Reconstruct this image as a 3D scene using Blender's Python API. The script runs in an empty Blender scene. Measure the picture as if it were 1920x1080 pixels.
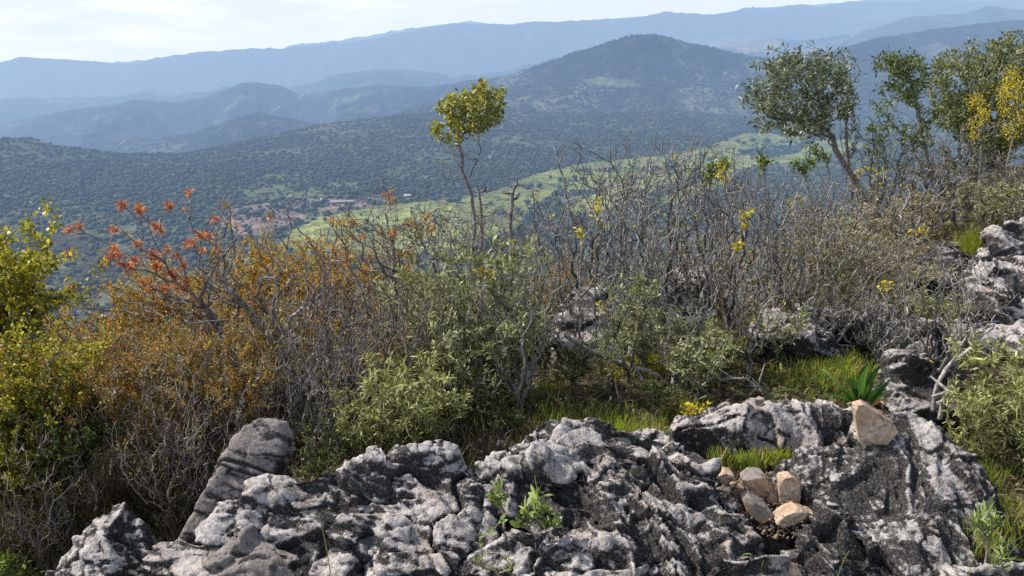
import bpy, bmesh, math, random
import numpy as np
from mathutils import Vector, Matrix
random.seed(7); RNG = np.random.default_rng(11)
SC = bpy.context.scene
COL = SC.collection
R = math.radians
# ------------------------------------------------------------------ camera
CAM = np.array([0.0, 0.0, 1.6]); F = 1507.0; PITCH = R(17.0)
CP, SP = math.cos(PITCH), math.sin(PITCH)
cd = bpy.data.cameras.new('camera'); cam = bpy.data.objects.new('camera', cd); COL.objects.link(cam)
cam.location = CAM; cam.rotation_euler = (R(90) - PITCH, 0, 0)
cd.sensor_width = 36.0; cd.lens = 36.0 * F / 1920.0; cd.clip_start = 0.05; cd.clip_end = 60000
SC.camera = cam
SC.render.resolution_x, SC.render.resolution_y = 1024, 576
SC.view_settings.view_transform = 'Standard'; SC.view_settings.look = 'None'; SC.view_settings.exposure = 0
SC.render.engine = 'CYCLES'
SC.cycles.use_denoising = False
SC.cycles.max_bounces = 5; SC.cycles.diffuse_bounces = 3; SC.cycles.transparent_max_bounces = 6
SC.cycles.sample_clamp_indirect = 4.0

def ray(px, py):
    v = (540.0 - py) / F
    return np.array([(px - 960.0) / F, CP + v * SP, -SP + v * CP])
def at_y(px, py, Y):
    d = ray(px, py); return CAM + d * (Y / d[1])
def at_z(px, py, z):
    d = ray(px, py); return CAM + d * ((z - CAM[2]) / d[2])
def x_at(px, Y, z):
    return (px - 960.0) / F * (Y * CP + (CAM[2] - z) * SP)
def z_at(py, Y):
    d = ray(960, py); return CAM[2] + d[2] * Y / d[1]

# ------------------------------------------------------------------ noise
def _hash(ix, iy, iz, seed):
    h = (ix.astype(np.uint32) * np.uint32(374761393) + iy.astype(np.uint32) * np.uint32(668265263)
         + iz.astype(np.uint32) * np.uint32(2246822519) + np.uint32((seed * 3266489917) & 0xffffffff))
    h = (h ^ (h >> np.uint32(13))) * np.uint32(1274126177)
    h = h ^ (h >> np.uint32(16))
    return (h & np.uint32(0xffffff)).astype(np.float64) / float(0xffffff)
def vnoise(p, seed=0):
    p = np.asarray(p, float); i = np.floor(p).astype(np.int64); f = p - i; f = f * f * f * (f * (f * 6 - 15) + 10)
    ix, iy, iz = i[:, 0], i[:, 1], i[:, 2]; r = 0
    for dx in (0, 1):
        wx = f[:, 0] if dx else 1 - f[:, 0]
        for dy in (0, 1):
            wy = f[:, 1] if dy else 1 - f[:, 1]
            for dz in (0, 1):
                wz = f[:, 2] if dz else 1 - f[:, 2]
                r = r + wx * wy * wz * _hash(ix + dx, iy + dy, iz + dz, seed)
    return r * 2 - 1
def fbm(p, octs=4, seed=0, gain=.5):
    a, s, t = 1.0, 0.0, 0.0; q = np.asarray(p, float)
    for o in range(octs):
        s = s + a * vnoise(q, seed + o * 17); t += a; a *= gain; q = q * 2.03 + 11.7
    return s / t
def ridged(p, octs=4, seed=0, gain=.5):
    a, s, t = 1.0, 0.0, 0.0; q = np.asarray(p, float)
    for o in range(octs):
        s = s + a * (1 - np.abs(vnoise(q, seed + o * 23))) ** 2; t += a; a *= gain; q = q * 2.07 + 5.3
    return s / t
def worley(p, seed=0):
    """distance to the border between cells and a random value per cell"""
    i = np.floor(p).astype(np.int64); b1 = np.full(len(p), 9.); b2 = b1.copy(); rid = np.zeros(len(p)); tl = np.zeros(len(p))
    for dx in (-1, 0, 1):
        for dy in (-1, 0, 1):
            for dz in (-1, 0, 1):
                a, b, c = i[:, 0] + dx, i[:, 1] + dy, i[:, 2] + dz
                h = _hash(a, b, c, seed); d = (a + h - p[:, 0])**2 + (b + _hash(a, b, c, seed + 1) - p[:, 1])**2 + (c + _hash(a, b, c, seed + 2) - p[:, 2])**2
                n = d < b1; b2 = np.where(n, b1, np.minimum(b2, d)); rid = np.where(n, _hash(a, b, c, seed + 3), rid)
                t_ = (p[:, 0] - a - h) * (_hash(a, b, c, seed + 4) - .5) + (p[:, 1] - b - _hash(a, b, c, seed + 1)) * (_hash(a, b, c, seed + 5) - .5) + (p[:, 2] - c - _hash(a, b, c, seed + 2)) * (_hash(a, b, c, seed + 6) - .5)
                tl = np.where(n, t_ * 2, tl); b1 = np.where(n, d, b1)
    return np.sqrt(b2) - np.sqrt(b1), rid, tl
def sstep(a, b, x):
    t = np.clip((x - a) / (b - a), 0, 1); return t * t * (3 - 2 * t)

# ------------------------------------------------------------------ mesh helpers
def np_mesh(name, V, Fq, col=None, smooth=False, mats=(), midx=None):
    """V (n,3), Fq (m,k) faces of k corners each"""
    V = np.asarray(V, np.float32); Fq = np.asarray(Fq, np.int32)
    me = bpy.data.meshes.new(name)
    me.vertices.add(len(V)); me.vertices.foreach_set('co', V.ravel())
    m, k = Fq.shape
    me.loops.add(m * k); me.polygons.add(m)
    me.loops.foreach_set('vertex_index', Fq.ravel())
    me.polygons.foreach_set('loop_start', np.arange(m, dtype=np.int32) * k)
    if smooth: me.polygons.foreach_set('use_smooth', np.ones(m, bool))
    for mt in mats: me.materials.append(mt)
    if midx is not None: me.polygons.foreach_set('material_index', np.asarray(midx, np.int32))
    me.update(calc_edges=True)
    if col is not None:
        c = np.ones((len(V), 4), np.float32); c[:, :3] = col
        a = me.color_attributes.new('Col', 'FLOAT_COLOR', 'POINT'); a.data.foreach_set('color', c.ravel())
    return me
def link(name, me, parent=None, loc=None):
    o = bpy.data.objects.new(name, me); COL.objects.link(o)
    if parent is not None: o.parent = parent
    if loc is not None: o.location = loc
    return o
def tag(o, label=None, cat=None, group=None, kind=None):
    if label: o['label'] = label
    if cat: o['category'] = cat
    if group: o['group'] = group
    if kind: o['kind'] = kind
    return o
def empty(name, loc, label, cat, group=None, rz=0, s=(1, 1, 1)):
    o = bpy.data.objects.new(name, None); COL.objects.link(o); o.location = loc; o.rotation_euler = (0, 0, rz); o.scale = s
    o.empty_display_size = .1
    return tag(o, label, cat, group)
def copy_tree(o, parent=None):
    c = o.copy(); COL.objects.link(c)
    if parent is not None: c.parent = parent
    for ch in list(o.children): copy_tree(ch, c)
    return c

# ------------------------------------------------------------------ node helper
class NT:
    def __init__(s, name):
        s.m = bpy.data.materials.new(name); s.m.use_nodes = True; s.t = s.m.node_tree; s.t.nodes.clear()
        s.out = s.n('ShaderNodeOutputMaterial')
    def n(s, typ, ins=None, **kw):
        nd = s.t.nodes.new(typ)
        for k, v in kw.items(): setattr(nd, k, v)
        if ins:
            for k, v in ins.items():
                if isinstance(v, bpy.types.NodeSocket): s.t.links.new(v, nd.inputs[k])
                else: nd.inputs[k].default_value = v
        return nd
    def math(s, op, a, b=None, clamp=False):
        ins = {0: a}
        if b is not None: ins[1] = b
        return s.n('ShaderNodeMath', ins, operation=op, use_clamp=clamp).outputs[0]
    def mix(s, fac, a, b, blend='MIX'):
        nd = s.n('ShaderNodeMix', data_type='RGBA', blend_type=blend)
        for k, v in ((0, fac), (6, a), (7, b)):
            if isinstance(v, bpy.types.NodeSocket): s.t.links.new(v, nd.inputs[k])
            else: nd.inputs[k].default_value = v if k == 0 else (tuple(v) + (1,))[:4]
        return nd.outputs[2]
    def ramp(s, fac, stops, interp='LINEAR'):
        nd = s.n('ShaderNodeValToRGB', {0: fac}); cr = nd.color_ramp; cr.interpolation = interp
        while len(cr.elements) < len(stops): cr.elements.new(.5)
        for e, (p, c) in zip(cr.elements, stops):
            e.position = p; e.color = (c, c, c, 1) if isinstance(c, (int, float)) else tuple(c) + (1,)
        return nd.outputs[0]
    def noise(s, vec, scale, detail=4, rough=.55, dist=0):
        return s.n('ShaderNodeTexNoise', {'Vector': vec, 'Scale': scale, 'Detail': detail, 'Roughness': rough, 'Distortion': dist}).outputs[0]
    def end(s, sh):
        s.t.links.new(sh, s.out.inputs[0]); return s.m
    def attr(s, name='Col'): return s.n('ShaderNodeAttribute', attribute_name=name).outputs[0]
    def pos(s): return s.n('ShaderNodeNewGeometry').outputs['Position']
    def obj(s): return s.n('ShaderNodeTexCoord').outputs['Object']
    def bsdf(s, col, rough=.8, spec=.2, normal=None, **kw):
        ins = {'Base Color': col if isinstance(col, bpy.types.NodeSocket) else tuple(col) + (1,), 'Roughness': rough, 'Specular IOR Level': spec}
        if normal is not None: ins['Normal'] = normal
        return s.n('ShaderNodeBsdfPrincipled', ins).outputs[0]
    def bump(s, h, strength=.5, dist=.01):
        return s.n('ShaderNodeBump', {'Height': h, 'Strength': strength, 'Distance': dist}).outputs[0]
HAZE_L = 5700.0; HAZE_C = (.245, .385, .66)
def painted_haze(nt, sh):
    """aerial haze: emission painted into the material, growing with distance from the hilltop"""
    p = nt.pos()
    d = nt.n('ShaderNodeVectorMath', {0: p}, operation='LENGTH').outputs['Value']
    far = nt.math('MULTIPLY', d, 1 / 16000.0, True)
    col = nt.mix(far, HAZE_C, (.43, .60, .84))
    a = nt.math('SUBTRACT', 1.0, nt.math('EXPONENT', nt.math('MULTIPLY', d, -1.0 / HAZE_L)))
    em = nt.n('ShaderNodeEmission', {'Color': col, 'Strength': 1.0}).outputs[0]  # air glow painted into the surface shader, no volume of air
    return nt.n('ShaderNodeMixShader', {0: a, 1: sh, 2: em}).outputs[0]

# ------------------------------------------------------------------ light
SUN_EL, SUN_AZ = R(47), R(-70)            # azimuth from +Y (view direction), positive towards +X
sd = Vector((math.sin(SUN_AZ) * math.cos(SUN_EL), math.cos(SUN_AZ) * math.cos(SUN_EL), math.sin(SUN_EL)))
sl = bpy.data.lights.new('sun', 'SUN'); sl.energy = 5.0; sl.angle = R(.55); sl.color = (1, .95, .87)
so = bpy.data.objects.new('sun', sl); COL.objects.link(so); so.rotation_euler = (-sd).to_track_quat('-Z', 'Y').to_euler(); so.location = (0, 0, 50)
w = bpy.data.worlds.new('World'); SC.world = w; w.use_nodes = True
nt = w.node_tree; nt.nodes.clear()
def wn(typ, ins=None, **kw):
    nd = nt.nodes.new(typ)
    for k, v in kw.items(): setattr(nd, k, v)
    for k, v in (ins or {}).items():
        if isinstance(v, bpy.types.NodeSocket): nt.links.new(v, nd.inputs[k])
        else: nd.inputs[k].default_value = v
    return nd
sky = wn('ShaderNodeTexSky', sky_type='NISHITA', sun_disc=False, sun_elevation=SUN_EL, sun_rotation=SUN_AZ, altitude=400, air_density=1.0, dust_density=2.0, ozone_density=1.0)
tc = wn('ShaderNodeTexCoord').outputs['Generated']
sep = wn('ShaderNodeSeparateXYZ', {0: tc})
mp = wn('ShaderNodeMapping', {'Vector': tc, 'Scale': (3.0, 3.0, 13.0)})
nz = wn('ShaderNodeTexNoise', {'Vector': mp.outputs[0], 'Scale': 2.6, 'Detail': 7, 'Roughness': .6})
cr = wn('ShaderNodeValToRGB', {0: nz.outputs[0]}); cr.color_ramp.elements[0].position = .42; cr.color_ramp.elements[1].position = .66
lft = wn('ShaderNodeMapRange', {0: sep.outputs[0], 1: .12, 2: -.42, 3: .0, 4: 1.0})
el = wn('ShaderNodeMapRange', {0: sep.outputs[2], 1: -.01, 2: .06, 3: .25, 4: 1.0})
m1 = wn('ShaderNodeMath', {0: cr.outputs[0], 1: lft.outputs[0]}, operation='MULTIPLY'); m1 = wn('ShaderNodeMath', {0: m1.outputs[0], 1: el.outputs[0]}, operation='MULTIPLY')
hz = wn('ShaderNodeMapRange', {0: sep.outputs[2], 1: 0.0, 2: .5, 3: .97, 4: 0.1})
mixh = wn('ShaderNodeMix', data_type='RGBA'); nt.links.new(hz.outputs[0], mixh.inputs[0]); nt.links.new(sky.outputs[0], mixh.inputs[6]); mixh.inputs[7].default_value = (5.6, 6.3, 7.4, 1)
mixc = wn('ShaderNodeMix', data_type='RGBA'); nt.links.new(m1.outputs[0], mixc.inputs[0]); nt.links.new(mixh.outputs[2], mixc.inputs[6]); mixc.inputs[7].default_value = (7.6, 7.8, 8.1, 1)
bg = wn('ShaderNodeBackground', {'Color': mixc.outputs[2], 'Strength': .15})
wo = wn('ShaderNodeOutputWorld'); nt.links.new(bg.outputs[0], wo.inputs[0])
# ------------------------------------------------------------------ local ground (thin-plate through surveyed points)
GP = np.array([(-3, .3, 0), (0, .3, 0), (3, .3, 0), (-1.4, 1.6, -.1), (0, 1.8, -.12), (1.4, 1.8, -.1), (-3, 2, -.5),
    (-1.3, 2.5, -.35), (-2.2, 3, -.5), (-3.5, 3.5, -1.0), (-1.4, 3.6, -.45), (-.7, 3.0, -.15), (0, 3.0, 0), (.6, 3.2, 0), (1.2, 3.1, 0), (.78, 2.15, -.3), (.8, 2.55, -.1), (2.2, 3, -.05), (3.2, 3, 0),
    (0, 3.9, -.12), (.9, 4.2, -.02), (1.8, 4.3, .02), (2.8, 4.5, .12), (4, 5, .3), (3.2, 6.4, 0.02), (5, 6.5, .3), (1.5, 5.6, -.4), (.3, 5, -.4), (-1, 5, -.85), (-3, 5.5, -1.7),
    (0, 8, -2.3), (2, 8.5, -2.0), (3.6, 10, -1.5), (6, 10.5, -.5), (-4, 9, -4.4), (8, 13, -.8), (6.6, 16, -2.3), (10, 20, -2.6), (4, 16, -4.6), (0, 15, -7.5), (-8, 15, -9.5),
    (15, 20, -1.0), (12, 30, -8.0), (4, 30, -12), (0, 30, -14.0), (-12, 30, -17), (18, 34, -9), (-20, 34, -19), (22, 20, 0)], float)
def _tps(r2): return np.where(r2 > 1e-12, .5 * r2 * np.log(np.maximum(r2, 1e-12)), 0)
_S = 10.0
_q = GP[:, :2] / _S; _n = len(_q)
_K = _tps(((_q[:, None] - _q[None]) ** 2).sum(-1)) + 1e-4 * np.eye(_n)
_P = np.c_[np.ones(_n), _q]; _A = np.block([[_K, _P], [_P.T, np.zeros((3, 3))]])
_W = np.linalg.solve(_A, np.r_[GP[:, 2], 0, 0, 0])
def gz(x, y):
    x = np.atleast_1d(np.asarray(x, float)); y = np.atleast_1d(np.asarray(y, float)); sh = x.shape
    q = np.c_[x.ravel(), y.ravel()] / _S; out = np.empty(len(q))
    for i in range(0, len(q), 20000):
        s = q[i:i + 20000]
        out[i:i + 20000] = _tps(((s[:, None] - _q[None]) ** 2).sum(-1)) @ _W[:_n] + np.c_[np.ones(len(s)), s] @ _W[_n:]
    out += .035 * fbm(np.c_[x.ravel() * 1.6, y.ravel() * 1.6, 0 * x.ravel()], 4, 5)
    return out.reshape(sh)
def g1(x, y): return float(gz([x], [y])[0])
def base_at(px, Y):
    z = 0.0
    for _ in range(6):
        x = x_at(px, Y, z); z = g1(x, Y)
    return np.array([x, Y, z])

# ------------------------------------------------------------------ far terrain: valley, wooded rises and ridges
def tab(lst):
    a = np.array(lst, float); u = np.array([ray(p, q)[0] / ray(p, q)[1] for p, q in a]); t = np.array([ray(p, q)[2] / ray(p, q)[1] for p, q in a])
    return lambda U: np.interp(U, u, t)
def utab(lst):
    a = np.array(lst, float); u = (a[:, 0] - 960) / F
    return lambda U: np.interp(U, u, a[:, 1])
C1 = tab([(-500, 255), (-100, 258), (0, 262), (60, 263), (120, 277), (230, 291), (340, 291), (420, 277), (480, 263), (540, 249), (600, 236), (700, 223), (800, 214), (900, 209), (1000, 211), (1120, 215), (1250, 208), (1400, 221), (1500, 230), (1700, 235), (2400, 235)])
Y1 = utab([(-500, 2100), (0, 2200), (300, 2400), (600, 2900), (800, 3150), (2400, 3300)])
C15 = tab([(-500, 250), (0, 262), (60, 270), (200, 288), (250, 273), (310, 259), (360, 257), (410, 243), (450, 222), (480, 216), (530, 222), (600, 236), (700, 232), (800, 205), (900, 195), (1000, 178), (1200, 160), (1400, 170), (1600, 165), (1900, 130), (2400, 120)])
Y15 = utab([(-500, 4600), (0, 4600), (600, 4400), (900, 3800), (2400, 3900)])
C2 = tab([(-500, 245), (-100, 240), (0, 235), (60, 222), (110, 212), (170, 201), (215, 197), (250, 188), (330, 191), (380, 183), (420, 168), (450, 157), (480, 153), (530, 161), (560, 176), (600, 171), (650, 164), (720, 161), (800, 164), (850, 158), (900, 150), (960, 139), (1040, 115), (1100, 95), (1150, 77), (1175, 69), (1200, 67), (1225, 67), (1250, 71), (1310, 86), (1370, 99), (1420, 108), (1480, 112), (1540, 104), (1580, 90), (1650, 68), (1750, 56), (1850, 44), (1920, 37), (2400, 10)])
Y2 = utab([(-500, 6500), (0, 6500), (500, 7000), (800, 6200), (1000, 4500), (1200, 4300), (1450, 4600), (1920, 5800), (2400, 5900)])
C3 = tab([(-500, 190), (0, 186), (300, 180), (370, 172), (420, 160), (540, 162), (600, 151), (660, 138), (720, 133), (780, 136), (860, 147), (950, 132), (1100, 100), (1250, 84), (1320, 80), (1370, 76), (1410, 67), (1460, 76), (1500, 72), (1540, 66), (1600, 58), (1650, 42), (1700, 30), (1800, 21), (1920, 11), (2400, -5)])
Y3 = utab([(-500, 9500), (2400, 9200)])
C4 = tab([(-500, 125), (-100, 128), (0, 119), (30, 109), (50, 107), (100, 110), (160, 114), (230, 119), (290, 111), (345, 108), (375, 98), (430, 92), (480, 91), (545, 92), (640, 84), (700, 76), (780, 60), (860, 48), (960, 47), (1050, 39), (1130, 33), (1180, 33), (1250, 25), (1330, 24), (1400, 18), (1450, 14), (1475, 8), (1495, 6), (1530, 12), (1640, 6), (1750, 4), (1900, -2), (2400, -14)])
Y4 = utab([(-500, 13000), (2400, 13500)])
C5 = tab([(-500, 110), (0, 128), (300, 116), (500, 97), (545, 88), (600, 83), (640, 79), (700, 68), (760, 57), (820, 49), (880, 43), (930, 45), (1000, 49), (1250, 29), (1400, 22), (1640, 0), (1800, -10), (2400, -30)])
Y5 = utab([(-500, 19000), (2400, 19500)])
NU = 720
U = np.linspace(-.84, .84, NU)
rows = [34.0]
while rows[-1] < 27000:
    y = rows[-1]; rows.append(y * (1.035 if y < 700 else 1.0085 if y < 3000 else 1.0075 if y < 5000 else 1.009))
YR = np.array(rows); NY = len(YR)
Z = np.zeros((NY, NU))
def pchip(xk, yk, x):
    h = np.diff(xk); dl = np.diff(yk) / h; m = np.zeros(len(xk))
    for i in range(1, len(xk) - 1):
        if dl[i - 1] * dl[i] > 0:
            w1 = 2 * h[i] + h[i - 1]; w2 = h[i] + 2 * h[i - 1]; m[i] = (w1 + w2) / (w1 / dl[i - 1] + w2 / dl[i])
    m[0] = dl[0]; m[-1] = dl[-1]
    i = np.clip(np.searchsorted(xk, x) - 1, 0, len(h) - 1); t = (x - xk[i]) / h[i]
    return ((2 * t**3 - 3 * t**2 + 1) * yk[i] + (t**3 - 2 * t**2 + t) * h[i] * m[i] + (-2 * t**3 + 3 * t**2) * yk[i + 1] + (t**3 - t**2) * h[i] * m[i + 1])
z34 = gz(U * 34, np.full(NU, 34.0))
slope_r = np.clip((U - .2) / .5, 0, 1)
crest_gate = np.ones((NY, NU))
dip2 = np.interp(U, [(x - 960) / F for x in (0, 500, 800, 950, 2000)], [110, 90, 60, 6, 6])
dip15 = np.interp(U, [(x - 960) / F for x in (0, 600, 850, 2000)], [60, 60, 25, 25])
for j, u in enumerate(U):
    ys = [34, 120, 400, 720, 1050]; zs = [z34[j] - .3, -62, -205, -288, -300]
    cr_ = [(Y1, C1), (Y15, C15), (Y2, C2), (Y3, C3), (Y4, C4), (Y5, C5)]
    cy = [f(u) for f, _ in cr_]; cz = [CAM[2] + y * c(u) for y, (_, c) in zip(cy, cr_)]
    ys += [1750]; zs += [min(-296, -300) if cz[0] < -290 else -292]
    dips = [dip15[j], dip2[j], 120, 200, 150]
    for k in range(6):
        ys.append(cy[k]); zs.append(cz[k])
        if k < 5:
            ym = math.sqrt(cy[k] * cy[k + 1]); ys.append(ym)
            zm = min(cz[k], cz[k + 1]) - dips[k] * (1.0 if k != 1 or cz[2] < cz[1] + 150 else .0)
            if k == 1 and cz[2] > cz[1] + 60: zm = cz[1] + (cz[2] - cz[1]) * .22
            if k == 0 and cz[1] > cz[0] + 40: zm = cz[0] - 22
            zs.append(zm)
    ys.append(27500); zs.append(zs[-1] - 900)
    Z[:, j] = pchip(np.array(ys, float), np.array(zs, float), YR)
    for k in range(6):
        crest_gate[:, j] = np.minimum(crest_gate[:, j], (.12 if k < 3 else .34) + (.88 if k < 3 else .66) * sstep(0, .16, np.abs(np.log(YR / cy[k]))))
XX = U[None, :] * YR[:, None]; YY = np.repeat(YR[:, None], NU, 1)
P0 = np.c_[XX.ravel(), YY.ravel(), np.zeros(XX.size)]
amp = np.interp(YR, [34, 500, 1100, 1900, 3000, 5000, 9000, 20000], [.5, 4, 3, 8, 34, 100, 270, 300])[:, None]
big = (ridged(P0 / np.interp(YY.ravel(), [1000, 3000, 6000, 12000], [420, 560, 800, 1500])[:, None], 4, 3, .55) - .55).reshape(Z.shape)
Z = Z + amp * big * 1.5 * crest_gate + np.interp(YR, [34, 2500, 6000, 15000], [.3, 3, 9, 22])[:, None] * fbm(P0 / 170.0, 3, 9).reshape(Z.shape) * np.clip(crest_gate + .25, 0, 1)
def tz(x, y):
    x = np.atleast_1d(np.asarray(x, float)); y = np.atleast_1d(np.asarray(y, float))
    fu = (x / y - U[0]) / (U[1] - U[0]); i = np.clip(fu.astype(int), 0, NU - 2); a = np.clip(fu - i, 0, 1)
    j = np.clip(np.searchsorted(YR, y) - 1, 0, NY - 2); b = np.clip((y - YR[j]) / (YR[j + 1] - YR[j]), 0, 1)
    return (Z[j, i] * (1 - a) + Z[j, i + 1] * a) * (1 - b) + (Z[j + 1, i] * (1 - a) + Z[j + 1, i + 1] * a) * b
def hit(px, py, y0=400, y1=20000):
    """where the line of sight through a photo pixel meets the far terrain"""
    d = ray(px, py); ys = np.geomspace(y0, y1, 1500); xs = d[0] / d[1] * ys; zs = CAM[2] + d[2] / d[1] * ys
    below = zs < tz(xs, ys)
    k = int(np.argmax(below)) if below.any() else len(ys) - 1
    return np.array([xs[k], ys[k]])
def in_poly(pts, poly):
    x, y = pts[:, 0], pts[:, 1]; r = np.zeros(len(x), bool); n = len(poly); j = n - 1
    for i in range(n):
        xi, yi = poly[i]; xj, yj = poly[j]
        r ^= ((yi > y) != (yj > y)) & (x < (xj - xi) * (y - yi) / (yj - yi + 1e-12) + xi); j = i
    return r
def wpoly(pl): return [tuple(hit(*p)) for p in pl]
FIELDS = {  # outlines of the open land in the valley
 'a': wpoly([(520, 470), (545, 432), (600, 408), (660, 396), (720, 384), (800, 377), (850, 372), (905, 368), (950, 356), (1000, 352), (1060, 350), (1000, 385), (985, 402), (975, 425), (930, 445), (860, 470), (700, 480)]),
 'b': wpoly([(905, 366), (975, 338), (1040, 318), (1110, 304), (1200, 296), (1270, 290), (1330, 276), (1370, 258), (1440, 250), (1510, 256), (1500, 270), (1440, 274), (1400, 282), (1380, 292), (1440, 298), (1500, 284), (1530, 264), (1600, 262), (1630, 276), (1560, 294), (1500, 302), (1440, 308), (1390, 318), (1340, 322), (1290, 336), (1240, 352), (1200, 378), (1150, 392), (1090, 402), (1050, 396), (1130, 358), (1000, 358)])}
FIELDS['c'] = wpoly([(1210, 388), (1260, 362), (1320, 338), (1380, 332), (1330, 360), (1270, 384)])
EARTH = wpoly([(415, 425), (420, 396), (470, 384), (530, 377), (575, 374), (600, 380), (650, 374), (690, 376), (700, 390), (620, 394), (575, 404), (545, 420), (500, 440), (450, 445)])
PASTURES = [wpoly(p) for p in ([(450, 360), (520, 350), (600, 358), (640, 372), (540, 374), (470, 372)], [(1090, 150), (1130, 144), (1190, 150), (1205, 162), (1140, 166), (1100, 158)], [(1330, 80), (1400, 72), (1470, 84), (1540, 86), (1560, 92), (1470, 98), (1400, 100), (1345, 90)], [(1390, 118), (1425, 112), (1430, 135), (1405, 140)])]
def open_land(P):
    m = np.zeros(len(P), bool)
    for k in FIELDS: m |= in_poly(P, FIELDS[k])
    return m
# colour of the land
xy = P0[:, :2]
fn = fbm(P0 / 300.0, 4, 21); fn2 = fbm(P0 / 60.0, 3, 31); fn3 = fbm(P0 / 900.0, 3, 77)
green = np.array([.075, .095, .052]); brown = np.array([.085, .085, .05]); dry = np.array([.17, .18, .10])
col = green[None] * (1 + .5 * fn2[:, None]) + (brown - green)[None] * np.clip(fn * 1.4 + .35, 0, 1)[:, None]
clear = sstep(.28, .5, fn + .5 * fn2 + .25 * fn3)
col = col + (dry - col) * (clear * np.interp(xy[:, 1], [1500, 3500], [.45, .65]))[:, None]
far_m = sstep(3000, 4500, xy[:, 1])
dark = np.array([.030, .036, .022]) * (1 + 1.3 * np.clip(fn2 + .8 * fn, -.75, 1.6))[:, None]
col = col * (1 - (far_m * (1 - .75 * clear))[:, None]) + dark * (far_m * (1 - .75 * clear))[:, None]
op = open_land(P0)
meadow = np.array([.19, .215, .062]) * (1 + .22 * fn2 + .12 * fn)[:, None]
meadow[in_poly(P0, FIELDS['c'])] *= .82; meadow[in_poly(P0, FIELDS['a'])] *= np.array([1.04, 1.0, .95]); col[op] = meadow[op]
er = in_poly(P0, EARTH); col[er] = (np.array([.20, .145, .11]) * (1 + .35 * fn2)[:, None])[er]
for k, pp in enumerate(PASTURES):
    mm = in_poly(P0, pp); col[mm] = (np.array([(.11, .13, .055), (.12, .135, .07), (.30, .24, .16), (.17, .2, .1)][k]) * (1 + .3 * fn2)[:, None])[mm]
jj, ii = np.meshgrid(np.arange(NY - 1), np.arange(NU - 1), indexing='ij'); b0 = (jj * NU + ii).ravel()
quads = np.c_[b0, b0 + 1, b0 + NU + 1, b0 + NU]
m = NT('valley_land')
c = m.attr(); p = m.pos()
n1 = m.noise(p, .045, 3, .6); n2 = m.noise(p, .009, 5, .6)
mps = m.n('ShaderNodeMapping', {'Vector': p, 'Scale': (1, 1, 1), 'Rotation': (0, 0, .5)}).outputs[0]
c = m.mix(.8, c, m.ramp(n1, [(.32, .45), (.5, 1.0), (.68, 1.5)]), 'MULTIPLY')
c = m.mix(.7, c, m.ramp(n2, [(.3, .35), (.7, 1.8)]), 'MULTIPLY')
LAND = m.end(painted_haze(m, m.bsdf(c, .95, .05, m.bump(m.math('ADD', n1, m.math('MULTIPLY', n2, 4.0)), 1.0, 14.0))))
terr = link('terrain', np_mesh('terrain', np.c_[XX.ravel(), YY.ravel(), Z.ravel()], quads, col, True, (LAND,)))
tag(terr, kind='structure')

# ------------------------------------------------------------------ woods on the valley floor and slopes
def blob(seed, flat=.72, sub=2, amp=.33):
    bm = bmesh.new(); bmesh.ops.create_icosphere(bm, subdivisions=sub, radius=1)
    V = np.array([v.co[:] for v in bm.verts]); Fc = np.array([[v.index for v in f.verts] for f in bm.faces]); bm.free()
    d = 1 + amp * fbm(V * 1.7, 3, seed) * 1.6 + amp * .8 * fbm(V * 4.2, 2, seed + 3)
    V = V * d[:, None] * np.array([1, 1, flat]); V[:, 2] += .85
    return V, Fc
def oak_mat(name, a, b):
    m = NT(name); r = m.n('ShaderNodeObjectInfo').outputs['Random']
    n = m.noise(m.obj(), 3.0, 2)
    c = m.mix(r, a, b); c = m.mix(.8, c, m.ramp(n, [(.35, .45), (.65, 1.5)]), 'MULTIPLY')
    return m.end(painted_haze(m, m.bsdf(c, .8, .15)))
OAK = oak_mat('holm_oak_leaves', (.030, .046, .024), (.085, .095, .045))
OAKTRUNK = NT('holm_oak_bark'); OAKTRUNK = OAKTRUNK.end(painted_haze(OAKTRUNK, OAKTRUNK.bsdf((.05, .04, .03), .9)))
oaks = []
for s in range(4):
    V, Fc = blob(40 + s * 7); VV = [V]; FF = [Fc]; off = len(V)
    for k in range((0, 2, 4, 6)[s]):   # some stand alone, some run together in uneven clumps
        V2, F2 = blob(60 + s * 7 + k, .6 + .3 * RNG.random(), 1 if k % 2 else 2, .4); a_ = RNG.random() * 6.28; d_ = .7 + 1.1 * RNG.random(); V2 = V2 * (.35 + .6 * RNG.random()) + np.array([math.cos(a_) * d_, math.sin(a_) * d_, 0])
        VV.append(V2); FF.append(F2 + off); off += len(V2)
    oaks.append(np_mesh('oak_crown', np.concatenate(VV) * (1.0, .88, .8, .74)[s], np.concatenate(FF), None, True, (OAK,)))
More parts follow.
